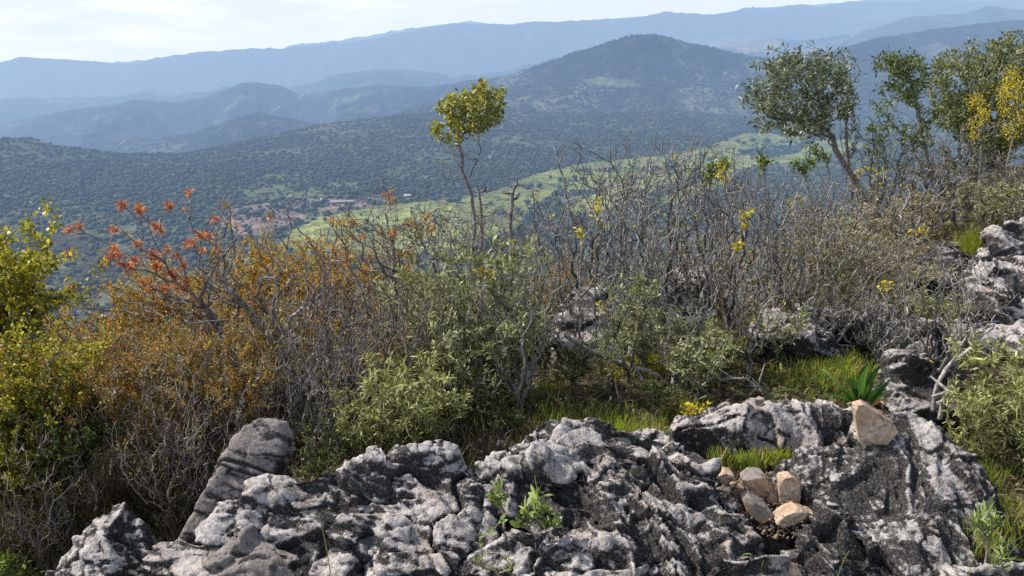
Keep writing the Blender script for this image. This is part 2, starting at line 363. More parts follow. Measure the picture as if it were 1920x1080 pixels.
def scatter(name, pts, sizes, meshes, label=None):
    """one object of uncountable far-off trees: geometry-nodes instances on its points"""
    me = bpy.data.meshes.new(name); me.vertices.add(len(pts)); me.vertices.foreach_set('co', np.asarray(pts, np.float32).ravel())
    a = me.attributes.new('size', 'FLOAT', 'POINT'); a.data.foreach_set('value', np.asarray(sizes, np.float32))
    a = me.attributes.new('turn', 'FLOAT_VECTOR', 'POINT'); a.data.foreach_set('vector', np.c_[np.zeros((len(pts), 2)), RNG.random(len(pts)) * 6.28].astype(np.float32).ravel())
    a = me.attributes.new('kind_index', 'INT', 'POINT'); a.data.foreach_set('value', RNG.integers(0, len(meshes), len(pts)).astype(np.int32))
    ob = link(name, me)
    g = bpy.data.node_groups.new(name, 'GeometryNodeTree')
    g.interface.new_socket('Geometry', in_out='INPUT', socket_type='NodeSocketGeometry'); g.interface.new_socket('Geometry', in_out='OUTPUT', socket_type='NodeSocketGeometry')
    gi = g.nodes.new('NodeGroupInput'); go = g.nodes.new('NodeGroupOutput')
    hidden = bpy.data.collections.new(name + '_source')
    for k, mm in enumerate(meshes):
        so_ = bpy.data.objects.new('source_%d' % k, mm); hidden.objects.link(so_)
    ci = g.nodes.new('GeometryNodeCollectionInfo'); ci.inputs['Collection'].default_value = hidden; ci.inputs['Separate Children'].default_value = True
    inst = g.nodes.new('GeometryNodeInstanceOnPoints'); inst.inputs['Pick Instance'].default_value = True
    def na(nm, ty):
        q = g.nodes.new('GeometryNodeInputNamedAttribute'); q.data_type = ty; q.inputs[0].default_value = nm; return [o for o in q.outputs if o.enabled and o.name == 'Attribute'][0]
    g.links.new(gi.outputs[0], inst.inputs['Points']); g.links.new(ci.outputs[0], inst.inputs['Instance'])
    g.links.new(na('size', 'FLOAT'), inst.inputs['Scale']); g.links.new(na('kind_index', 'INT'), inst.inputs['Instance Index'])
    e2r = g.nodes.new('FunctionNodeEulerToRotation'); g.links.new(na('turn', 'FLOAT_VECTOR'), e2r.inputs[0]); g.links.new(e2r.outputs[0], inst.inputs['Rotation'])
    g.links.new(inst.outputs[0], go.inputs[0])
    md = ob.modifiers.new('trees', 'NODES'); md.node_group = g
    tag(ob, kind='stuff')
    return ob
def rand_pts(n, ya, yb, um=.76):
    y = np.sqrt(RNG.random(n) * (yb**2 - ya**2) + ya**2); return np.c_[y * (RNG.random(n) * 2 - 1) * um, y]
allp = []
for (ya, yb, n, sz) in ((420, 1100, 17000, 3.9), (1100, 1900, 30000, 3.6), (1900, 3300, 46000, 4.0), (3300, 4700, 30000, 5.6)):
    q = rand_pts(n, ya, yb); q3 = np.c_[q, np.zeros(n)]
    dens = .60 - .95 * fbm(q3 / 260.0, 3, 21) + .75 * fbm(q3 / 55.0, 3, 8)
    keep = (RNG.random(n) < np.clip(dens, .16, 1)) & ~open_land(q) & ~(in_poly(q, EARTH) & (RNG.random(n) < .55))
    for pp in PASTURES: keep &= ~(in_poly(q, pp) & (RNG.random(n) < .93))
    q = q[keep]; allp.append(np.c_[q, tz(q[:, 0], q[:, 1]) - .3, sz * (.42 + 1.0 * RNG.random(len(q)) ** 1.5)])
q = rand_pts(60000, 900, 3000); q3 = np.c_[q, np.zeros(len(q))]
keep = (fbm(q3 / 90.0, 3, 8) - .5 * fbm(q3 / 260.0, 3, 21) > -.12) & ~open_land(q) & ~in_poly(q, EARTH)
q = q[keep]; allp.append(np.c_[q, tz(q[:, 0], q[:, 1]) - .5, .8 + 1.6 * RNG.random(len(q))])
allp = np.concatenate(allp)
woods = scatter('woodland', allp[:, :3], allp[:, 3], oaks)

def hill_mat():
    m = NT('hillside_scrub_leaves'); r = m.n('ShaderNodeObjectInfo').outputs['Random']; n = m.noise(m.obj(), 4.0, 3)
    c = m.mix(r, (.030, .045, .018), (.10, .085, .045)); c = m.mix(.9, c, m.ramp(n, [(.35, .35), (.65, 1.6)]), 'MULTIPLY')
    return m.end(painted_haze(m, m.bsdf(c, .85, .1)))
HM = hill_mat(); hb_ = []
for s in range(3):
    V, Fc = blob(140 + s * 5, .8, 3, .5); hb_.append(np_mesh('scrub_crown', V, Fc, None, True, (HM,)))
q = np.concatenate([rand_pts(5200, 30, 110), rand_pts(9000, 110, 440)]); szs = (.7 + 1.5 * RNG.random(len(q))) * np.interp(q[:, 1], [30, 120, 440], [.55, 1.1, 1.9])
scrub = scatter('hillside_scrub', np.c_[q, tz(q[:, 0], np.maximum(q[:, 1], 34.5)) - .25 + (q[:, 1] < 34.5) * 0], szs, hb_)

# individual oaks standing in the open land
def oak_tree_mesh(seed):
    V, Fc = blob(seed, .7, 2, .4); V[:, 2] += .25
    extra = []
    for k in range(3):
        V2, F2 = blob(seed + 5 + k, .8, 1, .4); a = k * 2.1 + seed; V2 = V2 * .55 + np.array([math.cos(a) * .7, math.sin(a) * .7, .25]); extra.append((V2, F2))
    allV = [V]; allF = [Fc]; off = len(V)
    for V2, F2 in extra: allV.append(V2); allF.append(F2 + off); off += len(V2)
    crown = np_mesh('crown', np.concatenate(allV), np.concatenate(allF), None, True, (OAK,))
    th = np.linspace(0, 6.283, 7)[:-1]; lv = []
    for (zz, r) in ((-.1, .13), (.35, .09), (.8, .07)): lv.append(np.c_[np.cos(th) * r, np.sin(th) * r, np.full(6, zz)])
    fc = [[l * 6 + i, l * 6 + (i + 1) % 6, (l + 1) * 6 + (i + 1) % 6, (l + 1) * 6 + i] for l in range(2) for i in range(6)]
    trunk = np_mesh('trunk', np.concatenate(lv), fc, None, True, (OAKTRUNK,))
    return crown, trunk
OT = [oak_tree_mesh(90 + 13 * k) for k in range(3)]
protos = []
def add_oak(x, y, s, label, group):
    k = random.randrange(3); cme, tme = OT[k]
    o = empty('holm_oak', (x, y, float(tz(x, y)[0])), label, 'tree', group, random.random() * 6.28, (s, s, s * random.uniform(.8, 1.1)))
    link('crown', cme, o); link('trunk', tme, o)
# rows and clumps read off the photograph: (px, py, how many, spread px, size)
CL = [((845, 378), 7, 26, 3, 'field edge below the lone leafy treetop'), ((990, 352), 6, 24, 4, ''), ((1030, 386), 12, 34, 7, ''), ((955, 402), 7, 22, 5, ''), ((1430, 270), 14, 42, 9, ''), ((1400, 287), 5, 12, 3, ''), ((1480, 267), 6, 22, 5, ''), ((700, 362), 8, 30, 5, ''),
      ((585, 398), 5, 16, 5, ''), ((560, 418), 4, 10, 5, ''), ((480, 408), 8, 30, 10, ''), ((540, 390), 6, 26, 5, ''), ((600, 386), 4, 14, 2, ''), ((1290, 330), 6, 16, 5, ''), ((1230, 306), 4, 30, 3, ''), ((1330, 300), 4, 14, 3, ''), ((1120, 322), 14, 50, 1.6, ''), ((1230, 318), 12, 40, 1.5, ''), ((1180, 336), 10, 30, 2, ''), ((1080, 340), 8, 30, 2, ''), ((660, 365), 8, 30, 4, ''), ((1050, 366), 6, 30, 8, ''), ((1180, 350), 6, 40, 10, ''), ((800, 366), 9, 40, 4, '')]
OLAB = 'round dark green holm oak dotted over the green valley meadows'
nseen = 0
for (c0, n, sx, sy, _) in CL:
    for k in range(n):
        h_ = hit(c0[0] + random.gauss(0, sx * .6), c0[1] + random.gauss(0, sy * .6))
        add_oak(h_[0], h_[1], random.uniform(3.2, 6.4) * (1.15 if h_[1] > 1900 else 1), OLAB, 'holm oaks dotted over the valley meadows'); nseen += 1
rest = 0
while rest < 110:
    px, py = random.uniform(560, 1560), random.uniform(255, 440)
    h_ = hit(px, py)
    if open_land(h_[None])[0] and random.random() < .12 + .5 * (fbm(np.array([[h_[0] / 90, h_[1] / 90, 0]]), 2, 3)[0] > .25):
        add_oak(h_[0], h_[1], random.uniform(2.0, 4.2), OLAB, 'holm oaks dotted over the valley meadows')
        rest += 1
    elif random.random() < .002: rest += 1

# tracks
TR = NT('track_dust'); TR = TR.end(painted_haze(TR, TR.bsdf((.26, .22, .17), .95)))
def track(pl, wid):
    P = []
    for a, b in zip(pl[:-1], pl[1:]):
        A, B = hit(*a), hit(*b); n = max(2, int(np.linalg.norm(B - A) / 25))
        for k in range(n): P.append(A + (B - A) * k / n)
    P.append(B); P = np.array(P); T = np.gradient(P, axis=0); T /= np.linalg.norm(T, axis=1)[:, None] + 1e-9; Nn = np.c_[-T[:, 1], T[:, 0]]
    P = P + Nn * (3 * fbm(np.c_[P / 60, np.zeros(len(P))], 2, 4))[:, None]
    L = P + Nn * wid / 2; Q = P - Nn * wid / 2
    V = np.concatenate([np.c_[L, tz(L[:, 0], L[:, 1]) + .9], np.c_[Q, tz(Q[:, 0], Q[:, 1]) + .9]]); n = len(P)
    o = link('dirt_track', np_mesh('dirt_track', V, [[i, i + 1, n + i + 1, n + i] for i in range(n - 1)], None, False, (TR,)))
    tag(o, kind='structure')
track([(1000, 394), (1050, 380), (1100, 368), (1150, 352), (1220, 340)], 5)
track([(812, 376), (870, 370), (960, 356), (1020, 352)], 4)
track([(1240, 306), (1290, 294), (1310, 288)], 7)
track([(540, 396), (570, 386), (600, 384)], 10)
track([(690, 372), (730, 378), (780, 373)], 8)
track([(212, 281), (228, 268), (246, 258)], 14)
track([(402, 248), (415, 240), (440, 226)], 13)
track([(505, 214), (515, 207), (526, 200)], 16)
track([(558, 186), (566, 180), (578, 172)], 16)
track([(806, 210), (814, 203), (822, 197)], 12)
track([(1598, 72), (1603, 62), (1612, 52)], 20)
track([(1322, 78), (1345, 75)], 30)

# ------------------------------------------------------------------ farm
def fmat(name, c):
    m_ = NT(name); n_ = m_.noise(m_.pos(), .6, 3)
    return m_.end(painted_haze(m_, m_.bsdf(m_.mix(.4, c, m_.ramp(n_, [(.3, .7), (.7, 1.15)]), 'MULTIPLY'), .8)))
FW, FR, FT, FP, FD = fmat('farm_whitewash', (.8, .8, .78)), fmat('farm_red_tile', (.62, .13, .07)), fmat('farm_roof_sheet', (.42, .33, .30)), fmat('farm_stone', (.34, .27, .21)), fmat('farm_dark_opening', (.03, .03, .03))
def boxm(name, sx, sy, sz, mat, parent, loc=(0, 0, 0)):
    V = np.array([[x, y, z] for z in (0, sz) for (x, y) in ((-sx / 2, -sy / 2), (sx / 2, -sy / 2), (sx / 2, sy / 2), (-sx / 2, sy / 2))])
    return link(name, np_mesh(name, V, [[0, 1, 5, 4], [1, 2, 6, 5], [2, 3, 7, 6], [3, 0, 4, 7], [4, 5, 6, 7], [3, 2, 1, 0]], None, False, (mat,)), parent, loc)
def house(px, py, sx, sy, h, rz, wallm, roofm, label, pitch=.35, name='farm_building', nwin=4):
    a = hit(px, py); o = empty(name, (a[0], a[1], float(tz(*a)[0]) - .3), label, 'building', None, rz)
    boxm('wall', sx, sy, h, wallm, o)
    e = .5; r = sy / 2 * pitch
    V = np.array([[-sx / 2 - e, -sy / 2 - e, h - .05], [sx / 2 + e, -sy / 2 - e, h - .05], [sx / 2 + e, sy / 2 + e, h - .05], [-sx / 2 - e, sy / 2 + e, h - .05], [-sx / 2 - e, 0, h + r], [sx / 2 + e, 0, h + r]])
    me = bpy.data.meshes.new('roof'); me.from_pydata(V.tolist(), [], [[0, 1, 5, 4], [2, 3, 4, 5], [0, 4, 3], [1, 2, 5], [3, 2, 1, 0]]); me.materials.append(roofm); link('roof', me, o)
    for k in range(nwin):
        x = -sx / 2 + sx * (k + .5) / nwin
        boxm('door' if k == nwin // 2 else 'window', 1.6 if k != nwin // 2 else 2.4, .12, 1.4 if k != nwin // 2 else 2.6, FD, o, (x, -sy / 2 - .06, 0 if k == nwin // 2 else 1.4))
house(642, 381, 42, 11, 4.2, .12, FP, FT, 'long low farm building with a pinkish grey roof above the meadow')
house(606, 384, 15, 9, 3.6, -.15, FW, FT, 'small whitewashed farmhouse beside the two white domed silos', nwin=3)
house(764, 368, 13, 6, 3.2, .1, FW, FW, 'small white shed with a bright roof by the dirt yard', .25, nwin=2)
house(1031, 431, 13, 9, 3.2, .3, FP, FR, 'little hut with a bright red tiled roof below the meadows', .5, nwin=2)
for k, (px, py, lab) in enumerate(((595, 382, 'white domed silo at the end of the farm, the lower one'), (603, 380, 'white domed silo next to the farmhouse, the taller one'))):
    a = hit(px, py); o = empty('silo', (a[0], a[1], float(tz(*a)[0])), lab, 'silo')
    th = np.linspace(0, 2 * math.pi, 19)[:-1]; hh = 4.6 + k * 1.2; lv = [np.c_[np.cos(th) * r, np.sin(th) * r, np.full(18, z)] for (r, z) in ((2.6, 0), (2.6, hh))]
    link('body', np_mesh('body', np.concatenate(lv), [[i, (i + 1) % 18, 18 + (i + 1) % 18, 18 + i] for i in range(18)], None, True, (FW,)), o)
    lv = [np.c_[np.cos(th) * 2.7 * math.cos(q), np.sin(th) * 2.7 * math.cos(q), np.full(18, hh - .02 + 2.3 * math.sin(q))] for q in (0, .4, .8, 1.2, 1.5)]
    link('dome', np_mesh('dome', np.concatenate(lv), [[l * 18 + i, l * 18 + (i + 1) % 18, (l + 1) * 18 + (i + 1) % 18, (l + 1) * 18 + i] for l in range(4) for i in range(18)], None, True, (FW,)), o)
# low stone wall by the earth yard
a = hit(492, 408); b = hit(512, 404); dv = b - a; o = empty('stone_wall', (*((a + b) / 2), float(tz(*((a + b) / 2))[0]) - .5), 'low dark stone wall across the reddish earth yard', 'wall', None, math.atan2(dv[1], dv[0]))
boxm('wall', float(np.linalg.norm(dv)), 1.0, 3.0, FP, o); boxm('coping', float(np.linalg.norm(dv)) + .4, 1.3, .4, FP, o, (0, 0, 3.01))
# ------------------------------------------------------------------ near ground
gx = np.concatenate([np.linspace(-30, -4, 40)[:-1], np.linspace(-4, 5, 260), np.linspace(5, 30, 60)[1:]]); gy = np.concatenate([np.linspace(.3, 7, 230), np.geomspace(7, 36, 120)[1:]])
GX, GY = np.meshgrid(gx, gy); GZ = gz(GX, GY)
p_ = np.c_[GX.ravel(), GY.ravel(), np.zeros(GX.size)]
GZ = GZ + (.02 * fbm(p_ * 9, 3, 2) * (GY.ravel() < 9)).reshape(GZ.shape)
nx_ = len(gx); jj, ii = np.meshgrid(np.arange(len(gy) - 1), np.arange(nx_ - 1), indexing='ij'); b0 = (jj * nx_ + ii).ravel()
m = NT('hilltop_soil'); p = m.pos()
n1 = m.noise(p, 1.7, 5, .6); n2 = m.noise(p, 26, 4, .65); n3 = m.noise(p, 90, 2)
c = m.ramp(n1, [(.35, (.055, .042, .026)), (.5, (.11, .085, .055)), (.6, (.075, .085, .03)), (.72, (.2, .17, .13))])
c = m.mix(.85, c, m.ramp(n2, [(.34, .35), (.5, .9), (.66, 1.9)]), 'MULTIPLY')
SOIL = m.end(m.bsdf(c, .95, .1, m.bump(m.math('ADD', n2, m.math('MULTIPLY', n3, .4)), .9, .02)))
tag(link('ground', np_mesh('ground', np.c_[GX.ravel(), GY.ravel(), GZ.ravel()], np.c_[b0, b0 + 1, b0 + nx_ + 1, b0 + nx_], None, True, (SOIL,))), kind='structure')

# ------------------------------------------------------------------ weathered limestone
def rock_mat(name, pale, grey, black=(.042, .038, .036), lich=.5, warm=(.42, .31, .23)):
    m = NT(name); p = m.pos(); g = m.n('ShaderNodeNewGeometry')
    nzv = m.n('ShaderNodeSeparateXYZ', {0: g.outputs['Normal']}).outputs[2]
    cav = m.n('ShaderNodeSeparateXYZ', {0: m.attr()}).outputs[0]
    big = m.noise(p, 5.5, 4, .6, .6); mid = m.noise(p, 30, 5, .68, .5); fine = m.noise(p, 100, 4, .7); spk = m.noise(p, 150, 3, .7)
    base = m.mix(m.ramp(mid, [(.38, 0), (.62, 1)]), grey, pale)
    base = m.mix(m.math('MULTIPLY', m.ramp(m.noise(p, 7, 3, .6, 1.0), [(.55, 0), (.68, 1)]), .65), base, warm)
    base = m.mix(.75, base, m.ramp(fine, [(.3, .5), (.5, .95), (.7, 1.25)]), 'MULTIPLY')
    # darkness: hollows, steep faces, patchy growth
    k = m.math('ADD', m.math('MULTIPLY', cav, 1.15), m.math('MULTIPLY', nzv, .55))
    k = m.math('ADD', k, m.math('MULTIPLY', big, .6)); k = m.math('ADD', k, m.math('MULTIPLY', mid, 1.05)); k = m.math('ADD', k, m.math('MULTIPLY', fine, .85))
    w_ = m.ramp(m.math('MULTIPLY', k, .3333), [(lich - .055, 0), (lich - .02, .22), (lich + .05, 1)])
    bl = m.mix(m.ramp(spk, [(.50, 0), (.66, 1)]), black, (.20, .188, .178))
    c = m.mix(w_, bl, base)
    # round pale lichen spots
    vo = m.n('ShaderNodeTexVoronoi', {'Vector': p, 'Scale': 26.0, 'Randomness': 1.0}, feature='F1').outputs[0]
    sp = m.math('MULTIPLY', m.ramp(vo, [(.16, 1), (.24, 0)]), m.ramp(m.noise(p, 9, 2), [(.5, 0), (.58, 1)]))
    c = m.mix(m.math('MULTIPLY', sp, .7), c, (.46, .46, .45))
    h = m.math('ADD', m.math('ADD', m.math('MULTIPLY', mid, 1.0), m.math('MULTIPLY', fine, .5)), m.math('MULTIPLY', spk, .14))
    return m.end(m.bsdf(c, .92, .15, m.bump(h, .95, .016)))
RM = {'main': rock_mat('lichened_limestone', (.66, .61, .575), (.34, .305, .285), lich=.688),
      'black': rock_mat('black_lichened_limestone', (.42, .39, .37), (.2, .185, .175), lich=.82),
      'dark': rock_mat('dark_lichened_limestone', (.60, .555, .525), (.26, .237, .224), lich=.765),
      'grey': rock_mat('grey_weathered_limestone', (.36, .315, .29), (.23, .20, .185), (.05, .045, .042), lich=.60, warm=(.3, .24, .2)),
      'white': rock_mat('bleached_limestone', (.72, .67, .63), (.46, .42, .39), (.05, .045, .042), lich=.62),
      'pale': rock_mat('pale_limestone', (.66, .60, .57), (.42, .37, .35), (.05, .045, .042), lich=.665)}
m = NT('fresh_tan_stone'); p = m.obj(); n1 = m.noise(p, 9, 5, .6); n2 = m.noise(p, 60, 4, .6)
c = m.mix(m.ramp(n1, [(.35, 0), (.65, 1)]), (.44, .29, .18), (.66, .51, .38)); c = m.mix(m.ramp(m.noise(p, 24, 4, .7, .8), [(.50, 0), (.64, .8)]), c, (.21, .165, .13)); c = m.mix(.8, c, m.ramp(n2, [(.3, .65), (.65, 1.15)]), 'MULTIPLY')
TAN = m.end(m.bsdf(c, .85, .2, m.bump(m.math('ADD', n1, m.math('MULTIPLY', n2, .4)), .5, .01)))
m = NT('half_weathered_tan_stone'); p = m.obj(); n1 = m.noise(p, 9, 5, .6); n2 = m.noise(p, 60, 4, .6)
nv = m.n('ShaderNodeSeparateXYZ', {0: m.n('ShaderNodeNewGeometry').outputs['Normal']}).outputs[2]
c = m.mix(m.ramp(m.math('ADD', m.math('MULTIPLY', nv, .5), n1), [(.62, 0), (.72, 1)]), (.52, .33, .20), (.27, .235, .21)); c = m.mix(.7, c, m.ramp(n2, [(.3, .55), (.65, 1.2)]), 'MULTIPLY')
TANW = m.end(m.bsdf(c, .85, .2, m.bump(m.math('ADD', n1, m.math('MULTIPLY', n2, .5)), .6, .01)))

def hull_bm(pts):
    bm = bmesh.new()
    for q in pts: bm.verts.new(tuple(q))
    r = bmesh.ops.convex_hull(bm, input=bm.verts[:])
    gone = list({v for v in r['geom_interior'] + r['geom_unused'] if isinstance(v, bmesh.types.BMVert)})
    bmesh.ops.delete(bm, geom=gone, context='VERTS')
    return bm
def pt(q):
    """(px, py, z), (px, py, 'Y', dist) or (px, py, 'G', height above the ground) -> world"""
    if len(q) == 4 and q[2] == 'G':
        d = ray(q[0], q[1])
        for Y in np.arange(2.0, 12, .04):
            w_ = CAM + d * (Y / d[1])
            if w_[2] < g1(w_[0], w_[1]) + q[3]: return w_
        return w_
    return at_y(q[0], q[1], q[3]) if len(q) == 4 else at_z(*q)
def rock(label, hulls, voxel, mat, disp=1.0, sn=(.5, .05, .8), seed=0, drop=None, smooth=6, scale=1.0, strata=1.0, name='rock', group=None, back=0.0, lean=(0, 0)):
    me = bpy.data.meshes.new(name); big = bmesh.new()
    for H in hulls:
        W_ = [pt(q) for q in H]; zmin = min(q[2] for q in W_)
        ctr = np.mean(W_, 0); ext = []
        for q in W_:
            gzz = (drop if drop is not None else zmin - .22)
            o_ = q.copy(); o_[2] = gzz; o_[:2] = ctr[:2] + (o_[:2] - ctr[:2]) * 1.06; o_[:2] += np.array(lean); ext.append(o_)
            if back: o2 = q.copy(); o2[1] += back; o2[2] -= back * .45; ext.append(o2)
        hb = hull_bm(W_ + ext); t_ = bpy.data.meshes.new('t'); hb.to_mesh(t_); hb.free(); big.from_mesh(t_); bpy.data.meshes.remove(t_)
    big.to_mesh(me); big.free()
    o = bpy.data.objects.new(name, me); COL.objects.link(o)
    md = o.modifiers.new('r', 'REMESH'); md.mode = 'VOXEL'; md.voxel_size = voxel
    md = o.modifiers.new('s', 'SMOOTH'); md.factor = .7; md.iterations = smooth
    dg = bpy.context.evaluated_depsgraph_get(); ev = o.evaluated_get(dg); em = ev.to_mesh()
    n = len(em.vertices); V = np.empty(n * 3); em.vertices.foreach_get('co', V); V = V.reshape(-1, 3)
    N = np.empty(n * 3); em.vertices.foreach_get('normal', N); N = N.reshape(-1, 3)
    Fq = [tuple(p_.vertices) for p_ in em.polygons]; Fq = np.array([f if len(f) == 4 else f + (f[-1],) for f in Fq])
    ev.to_mesh_clear(); bpy.data.objects.remove(o); bpy.data.meshes.remove(me)
    s = np.array(sn) / np.linalg.norm(sn); q = V / scale
    warp = fbm(q * 4.0, 3, seed + 1) * .09 + fbm(q * 1.8, 2, seed + 6) * .12
    st = (V @ s) / scale + warp
    lay = ridged(np.c_[st * 13, q[:, 0] * 1.6, q[:, 1] * 1.6], 3, seed + 2, .6)
    step_ = np.abs(((st * 9.0) % 1.0) - .5) * 2
    t_ = np.array([s[2], 0.12, -s[0]]); t_ /= np.linalg.norm(t_); q0 = q; q = q - (q @ t_)[:, None] * t_[None] * .62
    lump = fbm(q0 * 4.2, 3, seed + 3); wb, wr, wt = worley(q * 8.5 + warp[:, None] * 3, seed + 40); wb2, wr2, wt2 = worley(q * 20 + warp[:, None] * 5, seed + 50); qa = q + (q @ s)[:, None] * s[None] * 1.6; cell = ridged(qa * 10 + warp[:, None] * 6, 3, seed + 4); fine = ridged(qa * 30, 3, seed + 8)
    d = .040 * lump + strata * (.060 * (lay - .5) + .014 * (step_ - .5)) + .015 * (cell - .5) + .006 * (fine - .5) + .014 * (wr - .5) + .006 * (wr2 - .5) + .040 * wt + .011 * wt2 - .008 * (1 - sstep(0, .06, wb)) - .004 * (1 - sstep(0, .10, wb2))
    crack = ridged(q * 2.6 + fbm(q * 6, 2, seed)[:, None] * .25, 1, seed + 12); crk = sstep(.965, 1.0, crack)
    d = d - .03 * crk
    V2 = V + N * (d * disp * scale)[:, None]
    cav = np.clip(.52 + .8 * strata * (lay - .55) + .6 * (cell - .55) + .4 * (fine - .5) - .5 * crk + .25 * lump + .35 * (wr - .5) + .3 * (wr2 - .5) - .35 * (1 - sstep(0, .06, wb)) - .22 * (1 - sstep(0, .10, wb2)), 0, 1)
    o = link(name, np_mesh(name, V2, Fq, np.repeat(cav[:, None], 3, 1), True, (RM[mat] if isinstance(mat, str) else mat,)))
    return tag(o, label, 'rock', group)
T_ = 'Y'
rock('broad knobbly white rock blotched with black lichen, widest of the outcrop', [
    [(400, 985, .08), (430, 940, .13), (480, 918, .16), (560, 905, .17), (640, 925, .15), (640, 1085, .0), (400, 1090, -.03), (540, 960, .12)],
    [(520, 905, .18), (600, 889, .21), (700, 866, .24), (740, 880, .21), (700, 960, .13), (560, 960, .12), (640, 1085, .0)],
    [(690, 868, .22), (755, 855, .25), (810, 850, .25), (860, 858, .23), (900, 885, .19), (890, 960, .12), (760, 980, .11), (850, 1085, .0), (700, 1085, .0)],
    [(860, 880, .19), (940, 900, .16), (960, 950, .10), (930, 1085, -.04), (820, 1085, -.02)]], .0075, 'main', 1.15, seed=3, sn=(.35, .1, .9))
rock('layered grey white ledge with shadowed underside behind the knobbly white rock', [
    [(868, 905, .15), (885, 868, .20), (960, 852, .23), (1010, 870, .22), (1060, 885, .18), (900, 912, .14)],
    [(965, 850, .24), (985, 812, .26), (1015, 788, .28), (1080, 778, .29), (1150, 784, .28), (1180, 830, .24), (1100, 880, .18), (980, 870, .2)],
    [(1140, 784, .28), (1200, 802, .265), (1260, 820, .245), (1300, 845, .22), (1335, 885, .17), (1250, 890, .17), (1120, 870, .2)],
    [(760, 858, .24), (800, 838, .26), (850, 840, .25), (870, 870, .21), (820, 890, .19), (770, 880, .2)]], .0075, 'main', 1.1, seed=14, sn=(.25, -.1, 1.0))
rock('ribbed rock with diagonal white ridges running down to the pile of tan stones', [
    [(925, 905, .15), (1000, 885, .17), (1060, 875, .19), (1120, 885, .19), (1100, 960, .12), (1000, 950, .1), (940, 940, .11)],
    [(1060, 880, .19), (1200, 864, .21), (1260, 852, .22), (1325, 875, .2), (1385, 945, .13), (1425, 1010, .07), (1440, 1090, -.02), (1250, 1085, .03), (1150, 960, .13)],
    [(1110, 935, .15), (1180, 920, .17), (1260, 960, .13), (1350, 1085, .02), (1150, 1085, .03), (1100, 990, .09)]], .007, 'dark', 1.15, seed=27, sn=(.62, -.05, .78), strata=1.5)
rock('low creased rock in front of the green sage sprig, cream at its end', [
    [(868, 1055, .03), (900, 1030, .06), (960, 1002, .09), (1020, 992, .11), (1090, 998, .11), (1150, 1020, .09), (1210, 1090, .02), (1000, 1095, .02), (870, 1095, -.02)]], .0065, 'main', 1.2, seed=31, sn=(.2, -.6, .7))
rock('grey leaning slab of rock rising beside the tangled bushes', [
    [(440, 815, .24), (455, 797, .27), (492, 781, .285), (538, 786, .28), (552, 806, .24), (520, 870, .15), (470, 915, .08), (425, 850, .2), (372, 935, .08), (338, 1005, -.03), (400, 1008, -.03), (440, 950, .04)]], .0065, 'grey', .42, lean=(-.10, 0), seed=43, sn=(.55, .1, .8), strata=.35)
rock('pointed grey and white boulder at the foot of the tangled bushes', [
    [(85, 1090, -.12), (130, 1022, -.06), (180, 962, .02), (212, 944, .04), (250, 962, .0), (300, 1005, -.06), (320, 1050, -.12), (200, 1090, -.1), (190, 1010, .0)]], .0075, 'main', .68, seed=52, sn=(.7, 0, .5))
rock('pinkish white angular rock wedged between the pointed boulder and the knobbly rock', [
    [(248, 1062, -.06), (300, 1018, -.01), (392, 1008, .0), (398, 1090, -.06), (250, 1092, -.12)]], .0075, 'pale', .7, seed=60, sn=(.2, 0, .9))
rock('blunt grey wedge of rock with slanting pale streaks at the corner of the knobbly rock', [
    [(388, 1000, .07), (402, 985, .09), (470, 1000, .09), (560, 1040, .06), (580, 1092, .0), (395, 1092, -.02)]], .007, 'grey', .7, seed=66, sn=(.6, 0, .8), strata=1.6)
rock('long pale grey rock under the strap-leaved plant, carrying the upright tan stone', [
    [(1262, 806, .17), (1282, 778, .21), (1335, 763, .23), (1400, 762, .24), (1420, 800, .19), (1400, 850, .08), (1340, 850, .07), (1275, 835, .1)],
    [(1390, 763, .24), (1450, 758, .25), (1500, 755, .26), (1560, 756, .26), (1620, 768, .25), (1645, 800, .2), (1600, 842, .12), (1450, 852, .07), (1400, 845, .08)]], .0075, 'pale', .62, seed=71, sn=(.85, -.1, .3), back=.12)
rock('large black lichened dome of rock sloping away from the upright tan stone', [
    [(1455, 868, .13), (1520, 846, .18), (1600, 835, .21), (1680, 840, .21), (1640, 960, .1), (1540, 950, .08), (1470, 890, .1)],
    [(1610, 800, .26), (1650, 775, .29), (1700, 776, .30), (1765, 804, .28), (1830, 862, .21), (1880, 905, .15), (1905, 1000, .04), (1890, 1090, -.03), (1700, 1090, .0), (1640, 1000, .06), (1600, 900, .15)],
    [(1500, 905, .13), (1560, 880, .17), (1640, 900, .15), (1720, 1085, .0), (1600, 1000, .06)]], .007, 'dark', .72, seed=83, sn=(.75, -.05, .55), strata=1.1)
rock('ribbed dark wedge of rock with a rounded crest below the pile of tan stones', [
    [(1445, 1092, -.04), (1490, 1010, .06), (1535, 958, .11), (1575, 950, .12), (1610, 965, .11), (1650, 1005, .08), (1712, 1092, .0)]], .007, 'dark', 1.05, seed=91, sn=(.8, 0, .5), strata=1.5)
rock('low stained rock floor of the crevice under the pile of tan stones', [[(1340, 912, .045), (1400, 885, .05), (1500, 885, .055), (1530, 950, .02), (1480, 990, -.02), (1420, 990, -.02), (1370, 940, .02)]], .008, 'grey', .5, seed=94)
rock('rough grey rock showing at the bottom corner beneath the sage leaves', [
    [(1745, 1092, -.02), (1780, 1068, .02), (1860, 1058, .03), (1930, 1052, .04), (1930, 1100, -.02)]], .008, 'main', .9, seed=99)
rock('pale knobbly rock poking out among the bare grey bushes', [
    [(1036, 590, T_, 4.2), (1052, 556, T_, 4.2), (1082, 536, T_, 4.25), (1118, 534, T_, 4.3), (1146, 556, T_, 4.2), (1162, 600, T_, 4.1), (1150, 640, T_, 4.0), (1040, 640, T_, 4.0)]], .010, 'white', .62, seed=101, scale=1.3)
